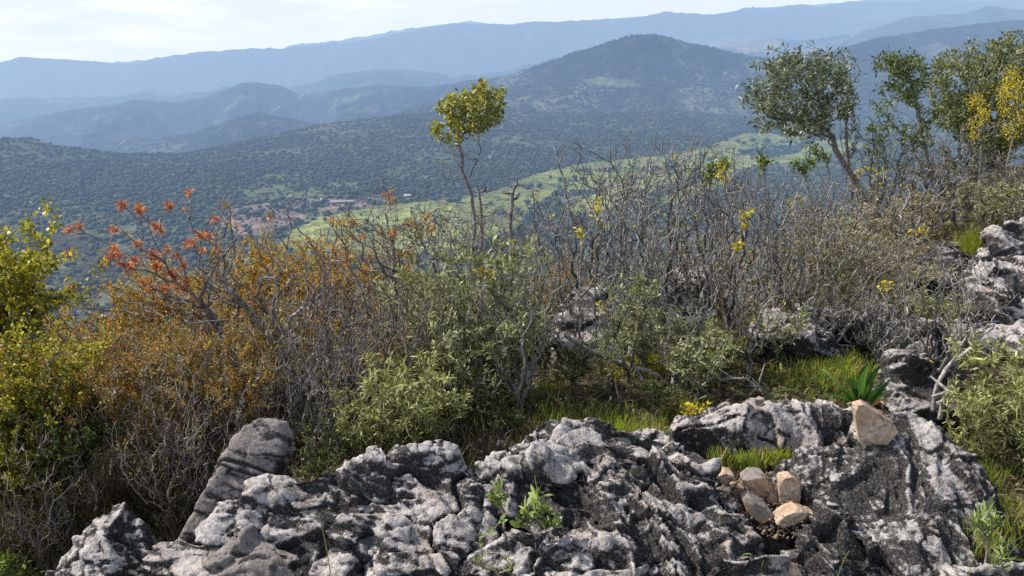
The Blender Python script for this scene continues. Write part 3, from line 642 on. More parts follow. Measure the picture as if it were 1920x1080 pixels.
rock('broken dark rubble rock lower down beside the pale knobbly one', [
    [(1060, 620, T_, 4.2), (1110, 600, T_, 4.3), (1180, 625, T_, 4.2), (1200, 670, T_, 4.0), (1060, 680, T_, 4.0)]], .012, 'dark', 1.3, seed=107, scale=1.3)
rock('long low row of dark ledge rock behind the bright grass', [
    [(1395, 612, T_, 4.0), (1450, 592, T_, 4.1), (1510, 580, T_, 4.2), (1570, 586, T_, 4.1), (1600, 588, T_, 4.0), (1560, 635, T_, 3.8), (1400, 640, T_, 3.8)],
    [(1590, 590, T_, 4.0), (1640, 576, T_, 4.1), (1690, 580, T_, 4.1), (1745, 612, T_, 3.9), (1760, 655, T_, 3.65), (1640, 645, T_, 3.75)]], .012, 'dark', 1.2, seed=113, scale=1.3)
rock('rough dark boulder beside the strap-leaved plant', [
    [(1648, 672, T_, 3.5), (1692, 656, T_, 3.6), (1765, 664, T_, 3.6), (1805, 700, T_, 3.5), (1815, 770, T_, 3.2), (1700, 775, T_, 3.2), (1652, 730, T_, 3.3)]], .010, 'dark', 1.25, seed=121, scale=1.15, sn=(.2, 0, 1))
rock('tall sunlit pinkish white boulder at the edge of the brown scrub', [
    [(1800, 545, T_, 4.3), (1815, 512, T_, 4.4), (1855, 495, T_, 4.45), (1868, 422, T_, 4.6), (1925, 400, T_, 4.7), (2010, 405, T_, 4.7), (2040, 600, T_, 4.1), (1880, 590, T_, 4.1), (1805, 565, T_, 4.2)]], .011, 'main', 1.0, seed=133, scale=1.4, sn=(.5, .1, .6))
rock('dark rounded boulder shaded under the brown scrub', [
    [(1728, 485, T_, 4.7), (1752, 453, T_, 4.9), (1800, 453, T_, 4.9), (1825, 482, T_, 4.8), (1842, 505, T_, 4.6), (1785, 530, T_, 4.5), (1732, 515, T_, 4.6)]], .012, 'black', .8, seed=139, scale=1.2)
rock('small rounded grey stone half hidden in the green bush base', [
    [(882, 842, T_, 2.95), (900, 818, T_, 3.0), (930, 810, T_, 3.05), (956, 822, T_, 3.0), (966, 848, T_, 2.9), (920, 860, T_, 2.85)]], .008, 'grey', .8, seed=144)
rock('flat pale bedrock slabs below the pinkish white boulder', [
    [(1745, 600, 'G', .05), (1830, 566, 'G', .08), (1935, 556, 'G', .09), (1935, 665, 'G', .05), (1830, 645, 'G', .04)]], .011, 'pale', .7, seed=151, scale=1.2)
rock('pale rock just showing behind the bare grey bushes', [
    [(1262, 500, T_, 5.5), (1300, 488, T_, 5.5), (1345, 492, T_, 5.5), (1350, 530, T_, 5.3), (1262, 530, T_, 5.3)]], .013, 'pale', 1.1, seed=155, scale=1.3)
rock('lumpy dark rock under the grass behind the ledge', [
    [(840, 765, T_, 3.5), (865, 748, T_, 3.6), (900, 752, T_, 3.6), (915, 785, T_, 3.4), (850, 800, T_, 3.3)]], .010, 'dark', 1.0, seed=159)
rock('little white topped rock between the ledge and the yellow sprig', [
    [(1195, 812, T_, 3.0), (1215, 800, T_, 3.05), (1260, 800, T_, 3.05), (1285, 815, T_, 3.0), (1270, 845, T_, 2.85), (1200, 840, T_, 2.85)]], .008, 'main', .8, seed=163)

def stone(label, poly, zt, depth, mat, seed, name='stone', zb=None, tilt=0.0):
    cx_, cy_ = np.mean([q[0] for q in poly]), np.mean([q[1] for q in poly]); kk = .9 if name == 'stone' and cy_ > 860 else 1.0
    poly = [(cx_ + (a - cx_) * kk, cy_ + (b - cy_) * kk) for a, b in poly]
    """small angular stone: front outline + its depth away from the viewer"""
    pts = []
    z0, z1 = zt
    pys = [q[1] for q in poly]; lo, hi = max(pys), min(pys)
    base = at_z(np.mean([q[0] for q in poly]), lo, z0)
    for q in poly:
        a_ = at_y(q[0], q[1], base[1] + tilt * (lo - q[1]) / 300.0)
        pts.append(a_); c_ = np.mean([at_y(r[0], r[1], base[1]) for r in poly], 0)
        b_ = c_ + (a_ - c_) * .82; b_[1] = a_[1] + depth; b_[2] += .01; pts.append(b_)
    bm = hull_bm(pts)
    rg = np.random.default_rng(seed + 500); cen = Vector(np.mean(pts, 0)); ext = max((v.co - cen).length for v in bm.verts)
    for _ in range(9):
        nrm = Vector(rg.normal(size=3)).normalized(); far_ = max((v.co - cen).dot(nrm) for v in bm.verts)
        cut = bmesh.ops.bisect_plane(bm, geom=bm.verts[:] + bm.edges[:] + bm.faces[:], plane_co=cen + nrm * far_ * rg.uniform(.80, .95), plane_no=nrm, clear_outer=True)
        eds = [e for e in cut['geom_cut'] if isinstance(e, bmesh.types.BMEdge)]
        if eds: bmesh.ops.contextual_create(bm, geom=eds)
    me = bpy.data.meshes.new(name); bmesh.ops.triangulate(bm, faces=bm.faces[:])
    bmesh.ops.bevel(bm, geom=bm.edges[:], offset=.002, segments=1, affect='EDGES'); 
    bmesh.ops.triangulate(bm, faces=bm.faces[:]); bmesh.ops.subdivide_edges(bm, edges=[e for e in bm.edges if e.calc_length() > .012], cuts=2, use_grid_fill=True); bmesh.ops.triangulate(bm, faces=bm.faces[:])
    bm.normal_update()
    V = np.array([v.co[:] for v in bm.verts]); N = np.array([v.normal[:] for v in bm.verts])
    d = .0035 * fbm(V * 22, 3, seed) + .0025 * ridged(V * 50, 2, seed + 2) - .002
    V = V + N * d[:, None]; Fc = np.array([[v.index for v in f.verts] for f in bm.faces]); bm.free()
    ctr = V.mean(0)
    o = link(name, np_mesh(name, V - ctr, Fc, None, False, (mat,)), None, tuple(ctr))
    return tag(o, label, 'stone')
stone('upright tan stone leaning alone on top of the outcrop', [(1602, 763), (1620, 758), (1655, 775), (1672, 790), (1690, 806), (1686, 826), (1668, 846), (1650, 850), (1625, 848), (1606, 825), (1601, 795)], (.20, .3), .07, TAN, 1)
stone('upright squarish tan block standing in the crevice', [(1457, 898), (1470, 893), (1495, 893), (1504, 905), (1500, 935), (1500, 955), (1478, 963), (1460, 955)], (.03, .1), .05, TAN, 2)
stone('grey topped tan block in the crevice beneath the grass', [(1386, 905), (1400, 893), (1440, 894), (1455, 915), (1450, 930), (1425, 942), (1398, 925)], (.05, .1), .07, TANW, 3)
stone('small rounded tan stone at the foot of the grass tuft', [(1343, 893), (1360, 886), (1380, 892), (1386, 908), (1365, 914), (1346, 908)], (.08, .1), .05, TAN, 4)
stone('smallest tan pebble between two bigger stones by the ribbed rock', [(1369, 918), (1380, 912), (1396, 918), (1394, 930), (1378, 935)], (.06, .1), .04, TAN, 5)
stone('flat slanting slab with grey face and tan rim in the crevice', [(1386, 932), (1405, 934), (1440, 955), (1460, 972), (1450, 985), (1425, 985), (1400, 965)], (.03, .1), .06, TANW, 6, tilt=.15)
stone('pale wedge shaped stone lying lowest in the crevice pile', [(1448, 985), (1470, 968), (1500, 955), (1522, 962), (1500, 985), (1470, 992)], (.03, .1), .06, TAN, 7)
stone('brown shaded stone tucked behind the squarish tan block', [(1436, 940), (1446, 925), (1462, 930), (1462, 945), (1448, 950)], (.04, .1), .04, TANW, 8)
stone('tan stone cut off by the bottom edge under the crevice', [(1462, 1085), (1478, 1070), (1492, 1068), (1508, 1078), (1510, 1095), (1470, 1095)], (-.02, .1), .05, TAN, 9)
stone('thin tan flake of stone beside the pale wedge', [(1490, 975), (1515, 962), (1530, 966), (1510, 980)], (.035, .1), .04, TAN, 10)

# ------------------------------------------------------------------ plants
def bark_mat(name, a, b, rough=.8):
    m = NT(name); n_ = m.noise(m.pos(), 55, 3, .6); c = m.mix(m.ramp(n_, [(.38, 0), (.62, 1)]), a, b)
    c = m.mix(1.0, c, m.attr(), 'MULTIPLY')
    return m.end(m.bsdf(c, rough, .25))
def leaf_mat(name, trans=.3, rough=.5, spec=.35):
    m = NT(name); c = m.attr(); n_ = m.noise(m.pos(), 120, 2); c = m.mix(.5, c, m.ramp(n_, [(.3, .75), (.7, 1.25)]), 'MULTIPLY')
    b_ = m.bsdf(c, rough, spec); t_ = m.n('ShaderNodeBsdfTranslucent', {'Color': m.mix(1.0, c, (1.3, 1.25, .7), 'MULTIPLY')}).outputs[0]
    return m.end(m.n('ShaderNodeMixShader', {0: trans, 1: b_, 2: t_}).outputs[0])
BK_GREY = bark_mat('grey_twig_bark', (.14, .128, .115), (.31, .288, .265)); BK_DARK = bark_mat('dark_twig_bark', (.115, .10, .09), (.33, .295, .27)); BK_BROWN = bark_mat('brown_twig_bark', (.25, .19, .15), (.46, .38, .31))
LEAF = leaf_mat('soft_leaf', .28); LEAF_GLOSS = leaf_mat('waxy_leaf', .34, .42, .3); PETAL = leaf_mat('petal', .4, .6, .2); BLADE = leaf_mat('grass_blade', .42, .5, .3)

def colonize(base, targets, step, jit=.12, kf=.35, arch=.12, rng=None):
    rng = rng or RNG
    cap = 64 + int(sum(max(2, np.linalg.norm(t - base[0]) / step) for t in targets)) + 8 * len(targets)
    P = np.zeros((cap, 3)); par = np.full(cap, -1); pl = np.zeros(cap); n = len(base)
    P[:n] = base
    for i in range(1, n): par[i] = i - 1; pl[i] = pl[i - 1] + np.linalg.norm(P[i] - P[i - 1])
    tips = []
    order = np.argsort(np.linalg.norm(targets - base[0], axis=1))
    for ti in order:
        t = targets[ti]; d = np.linalg.norm(P[:n] - t, axis=1)
        cost = d + kf * pl[:n] + 1.3 * np.maximum(0, P[:n, 2] - t[2]); k = int(np.argmin(cost)); D = d[k]
        mseg = max(1, int(math.ceil(D / step))); c_ = P[k] * .5 + t * .5 + np.array([0, 0, arch * D]) + rng.normal(0, jit * D, 3) * .7
        prev = k
        for s_ in range(1, mseg + 1):
            a_ = s_ / mseg; q = (1 - a_)**2 * P[k] + 2 * a_ * (1 - a_) * c_ + a_ * a_ * t
            if s_ < mseg: q = q + rng.normal(0, jit * step * .8, 3)
            if n >= cap: break
            P[n] = q; par[n] = prev; pl[n] = pl[prev] + np.linalg.norm(q - P[prev]); prev = n; n += 1
        tips.append(prev)
    return P[:n], par[:n], np.array(tips)
def tubes(P, par, r0, rt, sides=3, power=.5, bright=.25, rng=None):
    rng = rng or RNG
    n = len(P); cnt = np.zeros(n); kids = [[] for _ in range(n)]
    for i in range(n):
        if par[i] >= 0: kids[par[i]].append(i)
    for i in range(n - 1, -1, -1):
        if not kids[i]: cnt[i] = 1
        if par[i] >= 0: cnt[par[i]] += cnt[i]
    tot = max(cnt.max(), 1); rad = np.maximum(rt, r0 * (cnt / tot) ** power)
    Vs, Fs, Cs, off = [], [], [], 0
    starts = [(-1, 0)] + [(p_, k) for p_ in range(n) for k in (sorted(kids[p_], key=lambda q: -cnt[q])[1:] if p_ else kids[0][1:] )]
    ang = np.arange(sides) * 2 * math.pi / sides
    for p_, i in starts:
        ch = [i] if p_ < 0 else [p_, i]; k = i
        while kids[k]:
            k = max(kids[k], key=lambda q: cnt[q]); ch.append(k)
        if len(ch) < 2: continue
        Q = P[ch]; rr = rad[ch].copy(); 
        if p_ >= 0: rr[0] = rr[1]
        rr[-1] *= .55
        T = np.gradient(Q, axis=0); T /= np.linalg.norm(T, axis=1)[:, None] + 1e-9
        ref = np.array([.31, .17, .93]) if abs(T[0, 2]) < .9 else np.array([1., .2, 0]); A = np.cross(T, ref); A /= np.linalg.norm(A, axis=1)[:, None] + 1e-9; B = np.cross(T, A)
        V = (Q[:, None] + rr[:, None, None] * (A[:, None] * np.cos(ang)[None, :, None] + B[:, None] * np.sin(ang)[None, :, None])).reshape(-1, 3)
        L = len(Q); l, s_ = np.meshgrid(np.arange(L - 1), np.arange(sides), indexing='ij'); l = l.ravel(); s_ = s_.ravel(); s2 = (s_ + 1) % sides
        Fs.append(np.c_[l * sides + s_, l * sides + s2, (l + 1) * sides + s2, (l + 1) * sides + s_] + off); Vs.append(V); off += len(V)
        b_ = 1 + bright * rng.normal() + .1 * rng.normal(size=L); Cs.append(np.repeat(np.clip(b_, .35, 1.9), sides))
    C_ = np.concatenate(Cs); return np.concatenate(Vs), np.concatenate(Fs), np.repeat(C_[:, None], 3, 1), cnt
def leaves(O, D, L, W, col, fold=.15, droop=.1, rng=None, long=False):
    """O,D (n,3); L,W (n,); col (n,3)"""
    rng = rng or RNG; n = len(O); D = D / (np.linalg.norm(D, axis=1)[:, None] + 1e-9)
    S = np.cross(D, rng.normal(size=(n, 3)) * .6 + np.array([0, 0, 1.0])); S /= np.linalg.norm(S, axis=1)[:, None] + 1e-9; Nn = np.cross(S, D)
    L = L[:, None]; W = W[:, None]
    dn = np.array([0, 0, -1.0])
    if not long:
        V = np.stack([O, O + D * L * .5 + S * W * .5 + Nn * W * fold + dn * L * droop * .3, O + D * L + dn * L * droop, O + D * L * .5 - S * W * .5 + Nn * W * fold + dn * L * droop * .3], 1).reshape(-1, 3)
        Fq = np.arange(n * 4).reshape(n, 4); return V, Fq, np.repeat(col, 4, 0)
    M1 = O + D * L * .33 + dn * L * droop * .12; M2 = O + D * L * .7 + dn * L * droop * .5; T = O + D * L + dn * L * droop
    V = np.stack([O - S * W * .12, O + S * W * .12, M1 + S * W * .5 + Nn * W * fold, M1 - S * W * .5 + Nn * W * fold, M2 + S * W * .42 + Nn * W * fold, M2 - S * W * .42 + Nn * W * fold, T + S * W * .04, T - S * W * .04], 1).reshape(-1, 3)
    b_ = np.arange(n)[:, None] * 8; Fq = np.concatenate([b_ + np.array([[0, 1, 2, 3]]), b_ + np.array([[3, 2, 4, 5]]), b_ + np.array([[5, 4, 6, 7]])]); return V, Fq, np.repeat(col, 8, 0)
def palette(n, cols, wts, var=.25, rng=None):
    rng = rng or RNG; k = rng.choice(len(cols), n, p=np.array(wts) / sum(wts)); return np.array(cols)[k] * np.clip(1 + var * rng.normal(size=(n, 1)), .3, 2.0)
def join(parts):
    V, Fq, C_ = [], [], []; off = 0
    for v, f, c in parts: V.append(v); Fq.append(f + off); C_.append(c); off += len(v)
    return np.concatenate(V), np.concatenate(Fq), np.concatenate(C_)
def unitdirs(n, rng, up=.3):
    d = rng.normal(size=(n, 3)); d /= np.linalg.norm(d, axis=1)[:, None]; d[:, 2] += up; return d
def leaf_on(P, par, ids, per, L, W, cols, wts, rng, up=.35, along=.5, long=False, droop=.12, spread=.012, hshade=None, back=0, tt=.9):
    idx = np.repeat(ids, per)
    if back:   # also along the last stretch of each twig
        extra = []
        for i in ids:
            k = i
            for _ in range(back):
                if par[k] < 0: break
                k = par[k]; extra.append(k)
        idx = np.concatenate([idx, np.repeat(np.array(extra, int), max(1, per // 2))])
    T = P[idx] - P[np.maximum(par[idx], 0)]; T /= np.linalg.norm(T, axis=1)[:, None] + 1e-6
    n = len(idx); D = T * along + unitdirs(n, rng, up)
    t_ = rng.random((n, 1)); O = P[idx] - (P[idx] - P[np.maximum(par[idx], 0)]) * t_ * tt + rng.normal(0, spread, (n, 3))
    c = palette(n, cols, wts, .25, rng)
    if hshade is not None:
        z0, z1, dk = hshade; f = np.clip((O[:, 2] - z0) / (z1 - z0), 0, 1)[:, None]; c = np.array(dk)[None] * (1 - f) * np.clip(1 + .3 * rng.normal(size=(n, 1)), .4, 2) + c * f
    return leaves(O, D, L * (.6 + .7 * rng.random(n)), W * (.7 + .6 * rng.random(n)), c, rng=rng, long=long, droop=droop)
def meshes(branch, leaf=None, bark=None, leafm=None, flower=None):
    r = [('branches', np_mesh('branches', branch[0], branch[1], branch[2], True, (bark,)))]
    if leaf is not None: r.append(('foliage', np_mesh('foliage', *leaf, False, (leafm,))))
    if flower is not None: r.append(('flowers', np_mesh('flowers', *flower, False, (PETAL,))))
    return r
def fan(n, rng, r0, r1, zlo, zhi, pw=.7):
    z = zlo + (zhi - zlo) * rng.random(n) ** pw; f = (z - 0) / zhi; rr = (r0 + (r1 - r0) * f) * np.sqrt(rng.random(n)); a = rng.random(n) * 6.283
    return np.c_[np.cos(a) * rr, np.sin(a) * rr, z]
def bare(seed, N=190, r1=.42, bark=None, sprig=0, crook=.16, r0=.026, dead=.35, zlo=.2):
    rng = np.random.default_rng(seed); T = fan(N, rng, .05, r1, zlo, 1.0, .8)
    P, par, tips = colonize(np.array([[0, 0, -.12], [0, 0, .02]]), T, .055, crook, .42, .1, rng)
    # short spur twigs
    sp = rng.choice(len(P), int(len(P) * .55)); Q = P[sp] + unitdirs(len(sp), rng, .5) * rng.uniform(.02, .07, (len(sp), 1))
    P2 = np.concatenate([P, Q]); par2 = np.concatenate([par, sp])
    b_ = tubes(P2, par2, r0, .0024, 4, .52, .42, rng)[:3]
    lf = None
    if sprig:
        ids = rng.choice(tips, int(len(tips) * sprig), replace=False)
        lf = leaf_on(P, par, ids, 4, .026, .011, [(.16, .19, .06), (.28, .28, .1), (.60, .50, .04)], [4, 3, 3], rng)
    return meshes(b_, lf, bark or BK_GREY, LEAF)
def leafy(seed, N, r1, cols, wts, L, W, per=9, bark=None, lm=None, zlo=.25, back=1, long=False, hsh=None, crook=.1, r0=.022, droop=.12, blobs=None, up=.35, pw=.6):
    rng = np.random.default_rng(seed)
    T = fan(N, rng, .12, r1, zlo, 1.0, pw)
    if blobs:  # crowns gathered in a few uneven clumps
        ctr = fan(blobs, rng, .1, r1 * .9, zlo + .1, .95, .6); k = rng.integers(0, blobs, N); T = ctr[k] + rng.normal(0, 1, (N, 3)) * np.array([.09, .09, .07])
    T[:, 2] = np.clip(T[:, 2], .08, 1.05)
    P, par, tips = colonize(np.array([[0, 0, -.12], [0, 0, .02]]), T, .06, crook, .3, .1, rng)
    b_ = tubes(P, par, r0, .0022, 4, .5, .2, rng)[:3]
    lf = leaf_on(P, par, tips, per, L, W, cols, wts, rng, back=back, long=long, hshade=hsh, droop=droop, up=up)
    return meshes(b_, lf, bark or BK_BROWN, lm or LEAF)
KINDS = {}
def kind(name, variants, cat): KINDS[name] = (variants, cat)
kind('bare_shrub', [bare(s, 230, .42, BK_DARK if s == 2 else None, .10, .14, .028) for s in (1, 2, 3, 4)], 'shrub')
kind('twiggy_shrub', [bare(s, 330, .52, BK_DARK, .12, .2, .02) for s in (11, 12, 13, 14)], 'shrub')
kind('brown_twig_shrub', [bare(s, 300, .5, BK_BROWN, .2, .12, .016) for s in (21, 22, 23)], 'shrub')
FUZ = [(.23, .25, .10), (.34, .35, .17), (.14, .17, .05), (.48, .47, .29)]
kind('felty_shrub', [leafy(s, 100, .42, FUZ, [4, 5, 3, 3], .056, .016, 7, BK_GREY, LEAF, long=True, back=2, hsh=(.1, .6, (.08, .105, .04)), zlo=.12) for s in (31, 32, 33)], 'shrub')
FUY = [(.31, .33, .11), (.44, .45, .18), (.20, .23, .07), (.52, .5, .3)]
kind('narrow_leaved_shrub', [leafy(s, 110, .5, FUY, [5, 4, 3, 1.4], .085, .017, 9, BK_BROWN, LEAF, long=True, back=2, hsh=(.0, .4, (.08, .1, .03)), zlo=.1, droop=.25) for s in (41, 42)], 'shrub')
DRY = [(.34, .30, .18), (.42, .37, .26), (.20, .20, .09), (.52, .46, .36)]
kind('dry_leaved_shrub', [leafy(s, 150, .5, DRY, [5, 3, 4, 1.2], .045, .014, 7, BK_BROWN, LEAF, long=True, back=2, zlo=.12, crook=.14) for s in (51, 52, 53)], 'shrub')
YEL = [(.56, .48, .05), (.36, .35, .04), (.17, .19, .03), (.6, .5, .1)]
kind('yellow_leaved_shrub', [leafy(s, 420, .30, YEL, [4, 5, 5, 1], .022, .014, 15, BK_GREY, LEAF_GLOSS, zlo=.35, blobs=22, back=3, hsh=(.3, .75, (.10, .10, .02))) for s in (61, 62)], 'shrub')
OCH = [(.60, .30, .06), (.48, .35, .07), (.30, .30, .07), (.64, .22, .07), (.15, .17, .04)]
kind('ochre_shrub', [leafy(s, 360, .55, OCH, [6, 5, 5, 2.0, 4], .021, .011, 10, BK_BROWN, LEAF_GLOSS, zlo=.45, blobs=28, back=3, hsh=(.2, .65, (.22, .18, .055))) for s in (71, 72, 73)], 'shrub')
DGR = [(.07, .10, .025), (.12, .15, .03), (.2, .21, .04), (.04, .06, .02)]
kind('green_shrub', [leafy(s, 200, .42, DGR, [5, 4, 2, 3], .030, .014, 9, BK_DARK, LEAF_GLOSS, zlo=.15, blobs=14, back=3) for s in (81, 82)], 'shrub')
used = {}
def put(kname, px, Y, pytop, wpx, label, group=None, objname=None, sink=.02):
    """a plant of one kind rooted in the ground: height and width measured from the photograph"""
    var, cat = KINDS[kname]; b = base_at(px, Y); h = (z_at(pytop, Y) - b[2]) * (1.0 if kname in ('bare_shrub', 'twiggy_shrub', 'brown_twig_shrub') else .925)
    wd = wpx / F * (Y * CP + (CAM[2] - b[2]) * SP); s = wd / {'bare_shrub': .8, 'twiggy_shrub': .95, 'brown_twig_shrub': .92, 'felty_shrub': .82, 'narrow_leaved_shrub': .95, 'dry_leaved_shrub': .95, 'yellow_leaved_shrub': .72, 'ochre_shrub': 1.05, 'green_shrub': .82}.get(kname, .9)
    s = float(np.clip(s, h * .78, h * 1.35)); k = used.get(kname, 0); used[kname] = k + 1
    ms = var[k % len(var)]
    o = empty(objname or kname, (b[0], b[1], b[2] - sink), label, cat, group, random.random() * 6.28, (s, s, h))
    for nm, me in ms: link(nm, me, o)
    return o
# ------------------------------------------------------------------ heroes grown towards measured branch ends
def hero(name, cat, label, basepx, Y, stem, targets, Yj, leaf, bark, r0, rt=.0022, step=.06, crook=.1, kf=.3, seed=1, sides=5, spurs=.3, extra=None, lm=None, power=.5, group=None):
    """stem: list of (px, py) up the main trunk; targets: list of (px, py)"""
    rng = np.random.default_rng(seed); b = base_at(basepx[0], Y)
    W0 = [np.array([b[0], b[1], b[2] - .1])] + [at_y(px, py, Y + dy) for px, py, dy in stem]
    W = [W0[0]]
    for q in W0[1:]:
        n = max(1, int(np.linalg.norm(q - W[-1]) / step)); a_ = W[-1]
        for k in range(1, n + 1): W.append(a_ + (q - a_) * k / n + (rng.normal(0, step * .10, 3) if k < n else 0))
    W = np.array(W); T = np.array([at_y(px, py, Y + rng.normal(0, Yj)) for px, py in targets])
    P, par, tips = colonize(W, T, step, crook, kf, .08, rng)
    if spurs:
        sp = rng.choice(np.arange(len(W), len(P)), int((len(P) - len(W)) * spurs)); Q = P[sp] + unitdirs(len(sp), rng, .4) * rng.uniform(.02, .06, (len(sp), 1))
        P2, par2 = np.concatenate([P, Q]), np.concatenate([par, sp])
    else: P2, par2 = P, par
    br = tubes(P2, par2, r0, rt, sides, power, .18, rng)[:3]
    o = empty(name, tuple(b), label, cat, group)
    lf = leaf(P, par, tips, rng) if leaf else None
    lf = lf if lf is None or isinstance(lf, list) else [('foliage', lf, lm or LEAF)]
    def loc(v): return v - b
    link('branches', np_mesh('branches', loc(br[0]), br[1], br[2], True, (bark,)), o)
    for nm, (v, f, c), mt in (lf or []): link(nm, np_mesh(nm, loc(v), f, c, False, (mt,)), o)
    return o
def cloud(n, blobs, rng):
    """branch ends filling elliptical blobs (px, py, rx, ry)"""
    w_ = np.array([b[2] * b[3] for b in blobs], float); k = rng.choice(len(blobs), n, p=w_ / w_.sum()); out = []
    for i in k:
        px, py, rx, ry = blobs[i]; a = rng.random() * 6.283; r = math.sqrt(rng.random()); out.append((px + math.cos(a) * r * rx, py + math.sin(a) * r * ry))
    return out
rs = np.random.default_rng(5)
# lone leafy-topped sapling
GOLD = [(.40, .37, .06), (.27, .29, .06), (.15, .18, .04), (.58, .40, .05), (.5, .5, .28)]
def leaf_lone(P, par, tips, rng):
    d = at_y(870, 300, 5.0)[2]; up_ = tips[P[tips][:, 2] > at_y(870, 262, 5.0)[2]]
    return leaf_on(P, par, up_, 8, .033, .017, GOLD, [3, 6, 5, 1.0, .8], rng, back=1, spread=.012)
hero('sapling', 'tree', 'slender leaning sapling with a bare lower stem and yellow green leafy top', (893, 0), 5.0,
     [(889, 405, 0), (884, 365, 0), (874, 338, .02), (866, 320, 0), (867, 295, .02), (862, 275, 0), (852, 250, 0)],
     cloud(210, [(868, 205, 46, 30), (850, 195, 24, 20), (898, 180, 30, 22), (908, 166, 14, 14), (832, 236, 26, 14), (930, 200, 14, 34), (880, 238, 30, 14), (815, 240, 10, 8), (935, 180, 10, 10), (850, 255, 20, 12), (915, 225, 20, 14)], rs) + cloud(40, [(850, 290, 34, 30), (885, 270, 26, 30)], rs) + [(908, 152), (938, 178), (944, 186), (812, 242), (822, 250), (818, 262), (842, 272), (900, 255), (812, 305), (826, 322), (840, 300), (904, 318), (896, 300), (905, 308), (836, 335), (815, 340), (850, 285), (835, 280), (832, 330)], .11, leaf_lone, BK_DARK, .0125, .0014, .05, .14, .28, 3, 6, .12, lm=LEAF_GLOSS)
hero('dead_snag', 'dead bush', 'short black forked dead stem standing in front of the meadow by the sapling', (958, 0), 4.7,
     [(958, 440, 0), (960, 375, 0), (962, 365, 0)], [(985, 345), (978, 348), (940, 362), (943, 358), (952, 355), (972, 372), (965, 352), (975, 362)], .03, None, BK_DARK, .013, .004, .04, .12, .1, 4, 5, .1)
hero('dead_snag', 'dead bush', 'thin dark crooked dead stem beside the trunk of the sapling', (905, 0), 4.8,
     [(903, 420, 0), (902, 385, 0), (898, 360, .0)], [(893, 348), (912, 352), (922, 358), (916, 385), (930, 395), (934, 388), (905, 345), (890, 352), (925, 402)], .04, None, BK_DARK, .010, .003, .04, .16, .1, 6, 5, .2)

# olives and other small trees on the brow
OLV = [(.115, .145, .075), (.19, .225, .13), (.46, .50, .43), (.07, .09, .045)]
def leaf_olive(L, W, per, cols=OLV, w=(5, 4, 1.3, 3), back=2):
    return lambda P, par, tips, rng: leaf_on(P, par, tips, per, L, W, list(cols), list(w), rng, back=back, spread=.02)
hero('olive_tree', 'tree', 'round headed wild olive leaning over the valley on a bent trunk', (1665, 0), 7.6,
     [(1650, 420, 0), (1612, 360, 0), (1585, 312, 0), (1566, 280, .0), (1562, 258, 0), (1545, 236, .1)],
     cloud(370, [(1490, 170, 82, 60), (1465, 215, 62, 36), (1422, 178, 30, 36), (1550, 160, 44, 56), (1500, 112, 44, 22), (1505, 240, 50, 22), (1455, 130, 34, 22), (1540, 115, 22, 20), (1585, 180, 20, 40)], rs) + [(1391, 170), (1398, 182), (1405, 120), (1440, 92), (1470, 84), (1515, 82), (1385, 195), (1400, 225), (1425, 245), (1608, 120), (1600, 175), (1432, 110), (1550, 95), (1385, 160), (1575, 95), (1582, 110), (1595, 145), (1585, 130), (1560, 100), (1588, 200)],
     .34, leaf_olive(.055, .017, 9), BK_GREY, .027, .0026, .1, .09, .22, 8, 7, .1, power=.55)
hero('olive_tree', 'tree', 'thin upright olive shoot with sparse leaf tufts behind the round olive', (1600, 0), 7.9,
     [(1598, 360, 0), (1590, 300, 0), (1585, 240, 0), (1592, 200, 0)], cloud(46, [(1590, 140, 20, 40), (1600, 230, 16, 60), (1575, 110, 14, 20)], rs) + [(1578, 88), (1596, 98), (1612, 140)], .12, leaf_olive(.05, .016, 5, back=1), BK_GREY, .018, .0028, .08, .1, .15, 9, 5, .1)
GRN = [(.09, .13, .035), (.16, .21, .06), (.05, .075, .025), (.22, .24, .12)]
hero('wild_pear_tree', 'tree', 'thin crooked tree with loose tufts of fresh green leaves between the olives', (1792, 0), 6.8,
     [(1786, 385, 0), (1752, 330, 0), (1732, 270, 0), (1722, 215, 0), (1715, 175, 0)],
     cloud(120, [(1690, 120, 46, 26), (1660, 118, 26, 20), (1715, 130, 24, 34), (1700, 165, 34, 26), (1655, 165, 14, 10), (1680, 188, 14, 10)], rs) + cloud(40, [(1690, 230, 60, 50), (1660, 290, 60, 30), (1740, 240, 12, 50)], rs), .22, leaf_olive(.042, .017, 10, GRN, (5, 4, 4, 1), 1), BK_DARK, .019, .0026, .08, .13, .25, 10, 6, .12)
hero('olive_tree', 'tree', 'broad dense brownish green olive filling the edge of the view behind the yellow gorse', (1900, 0), 8.8,
     [(1885, 350, 0), (1870, 300, 0), (1862, 250, .1)],
     cloud(1000, [(1800, 160, 62, 70), (1850, 120, 60, 50), (1905, 100, 56, 44), (1940, 170, 60, 80), (1870, 220, 80, 66), (1790, 215, 44, 40), (1960, 80, 30, 30)], rs) + [(1810, 82), (1825, 76), (1890, 62), (1915, 60)], .5,
     leaf_olive(.05, .018, 8, [(.15, .175, .055), (.23, .25, .09), (.36, .38, .22), (.09, .11, .035)]), BK_GREY, .07, .003, .11, .1, .2, 12, 6, .05)
def leaf_gorse(P, par, tips, rng):
    up_ = tips
    a = leaf_on(P, par, up_, 8, .018, .011, [(.62, .50, .02), (.72, .58, .03), (.45, .36, .02)], [4, 3, 2], rng, back=1, spread=.02, up=.1)
    b_ = leaf_on(P, par, np.arange(5, len(P), 2), 2, .02, .006, [(.10, .12, .03)], [1], rng)
    return [('flowers', a, PETAL), ('foliage', b_, LEAF)]
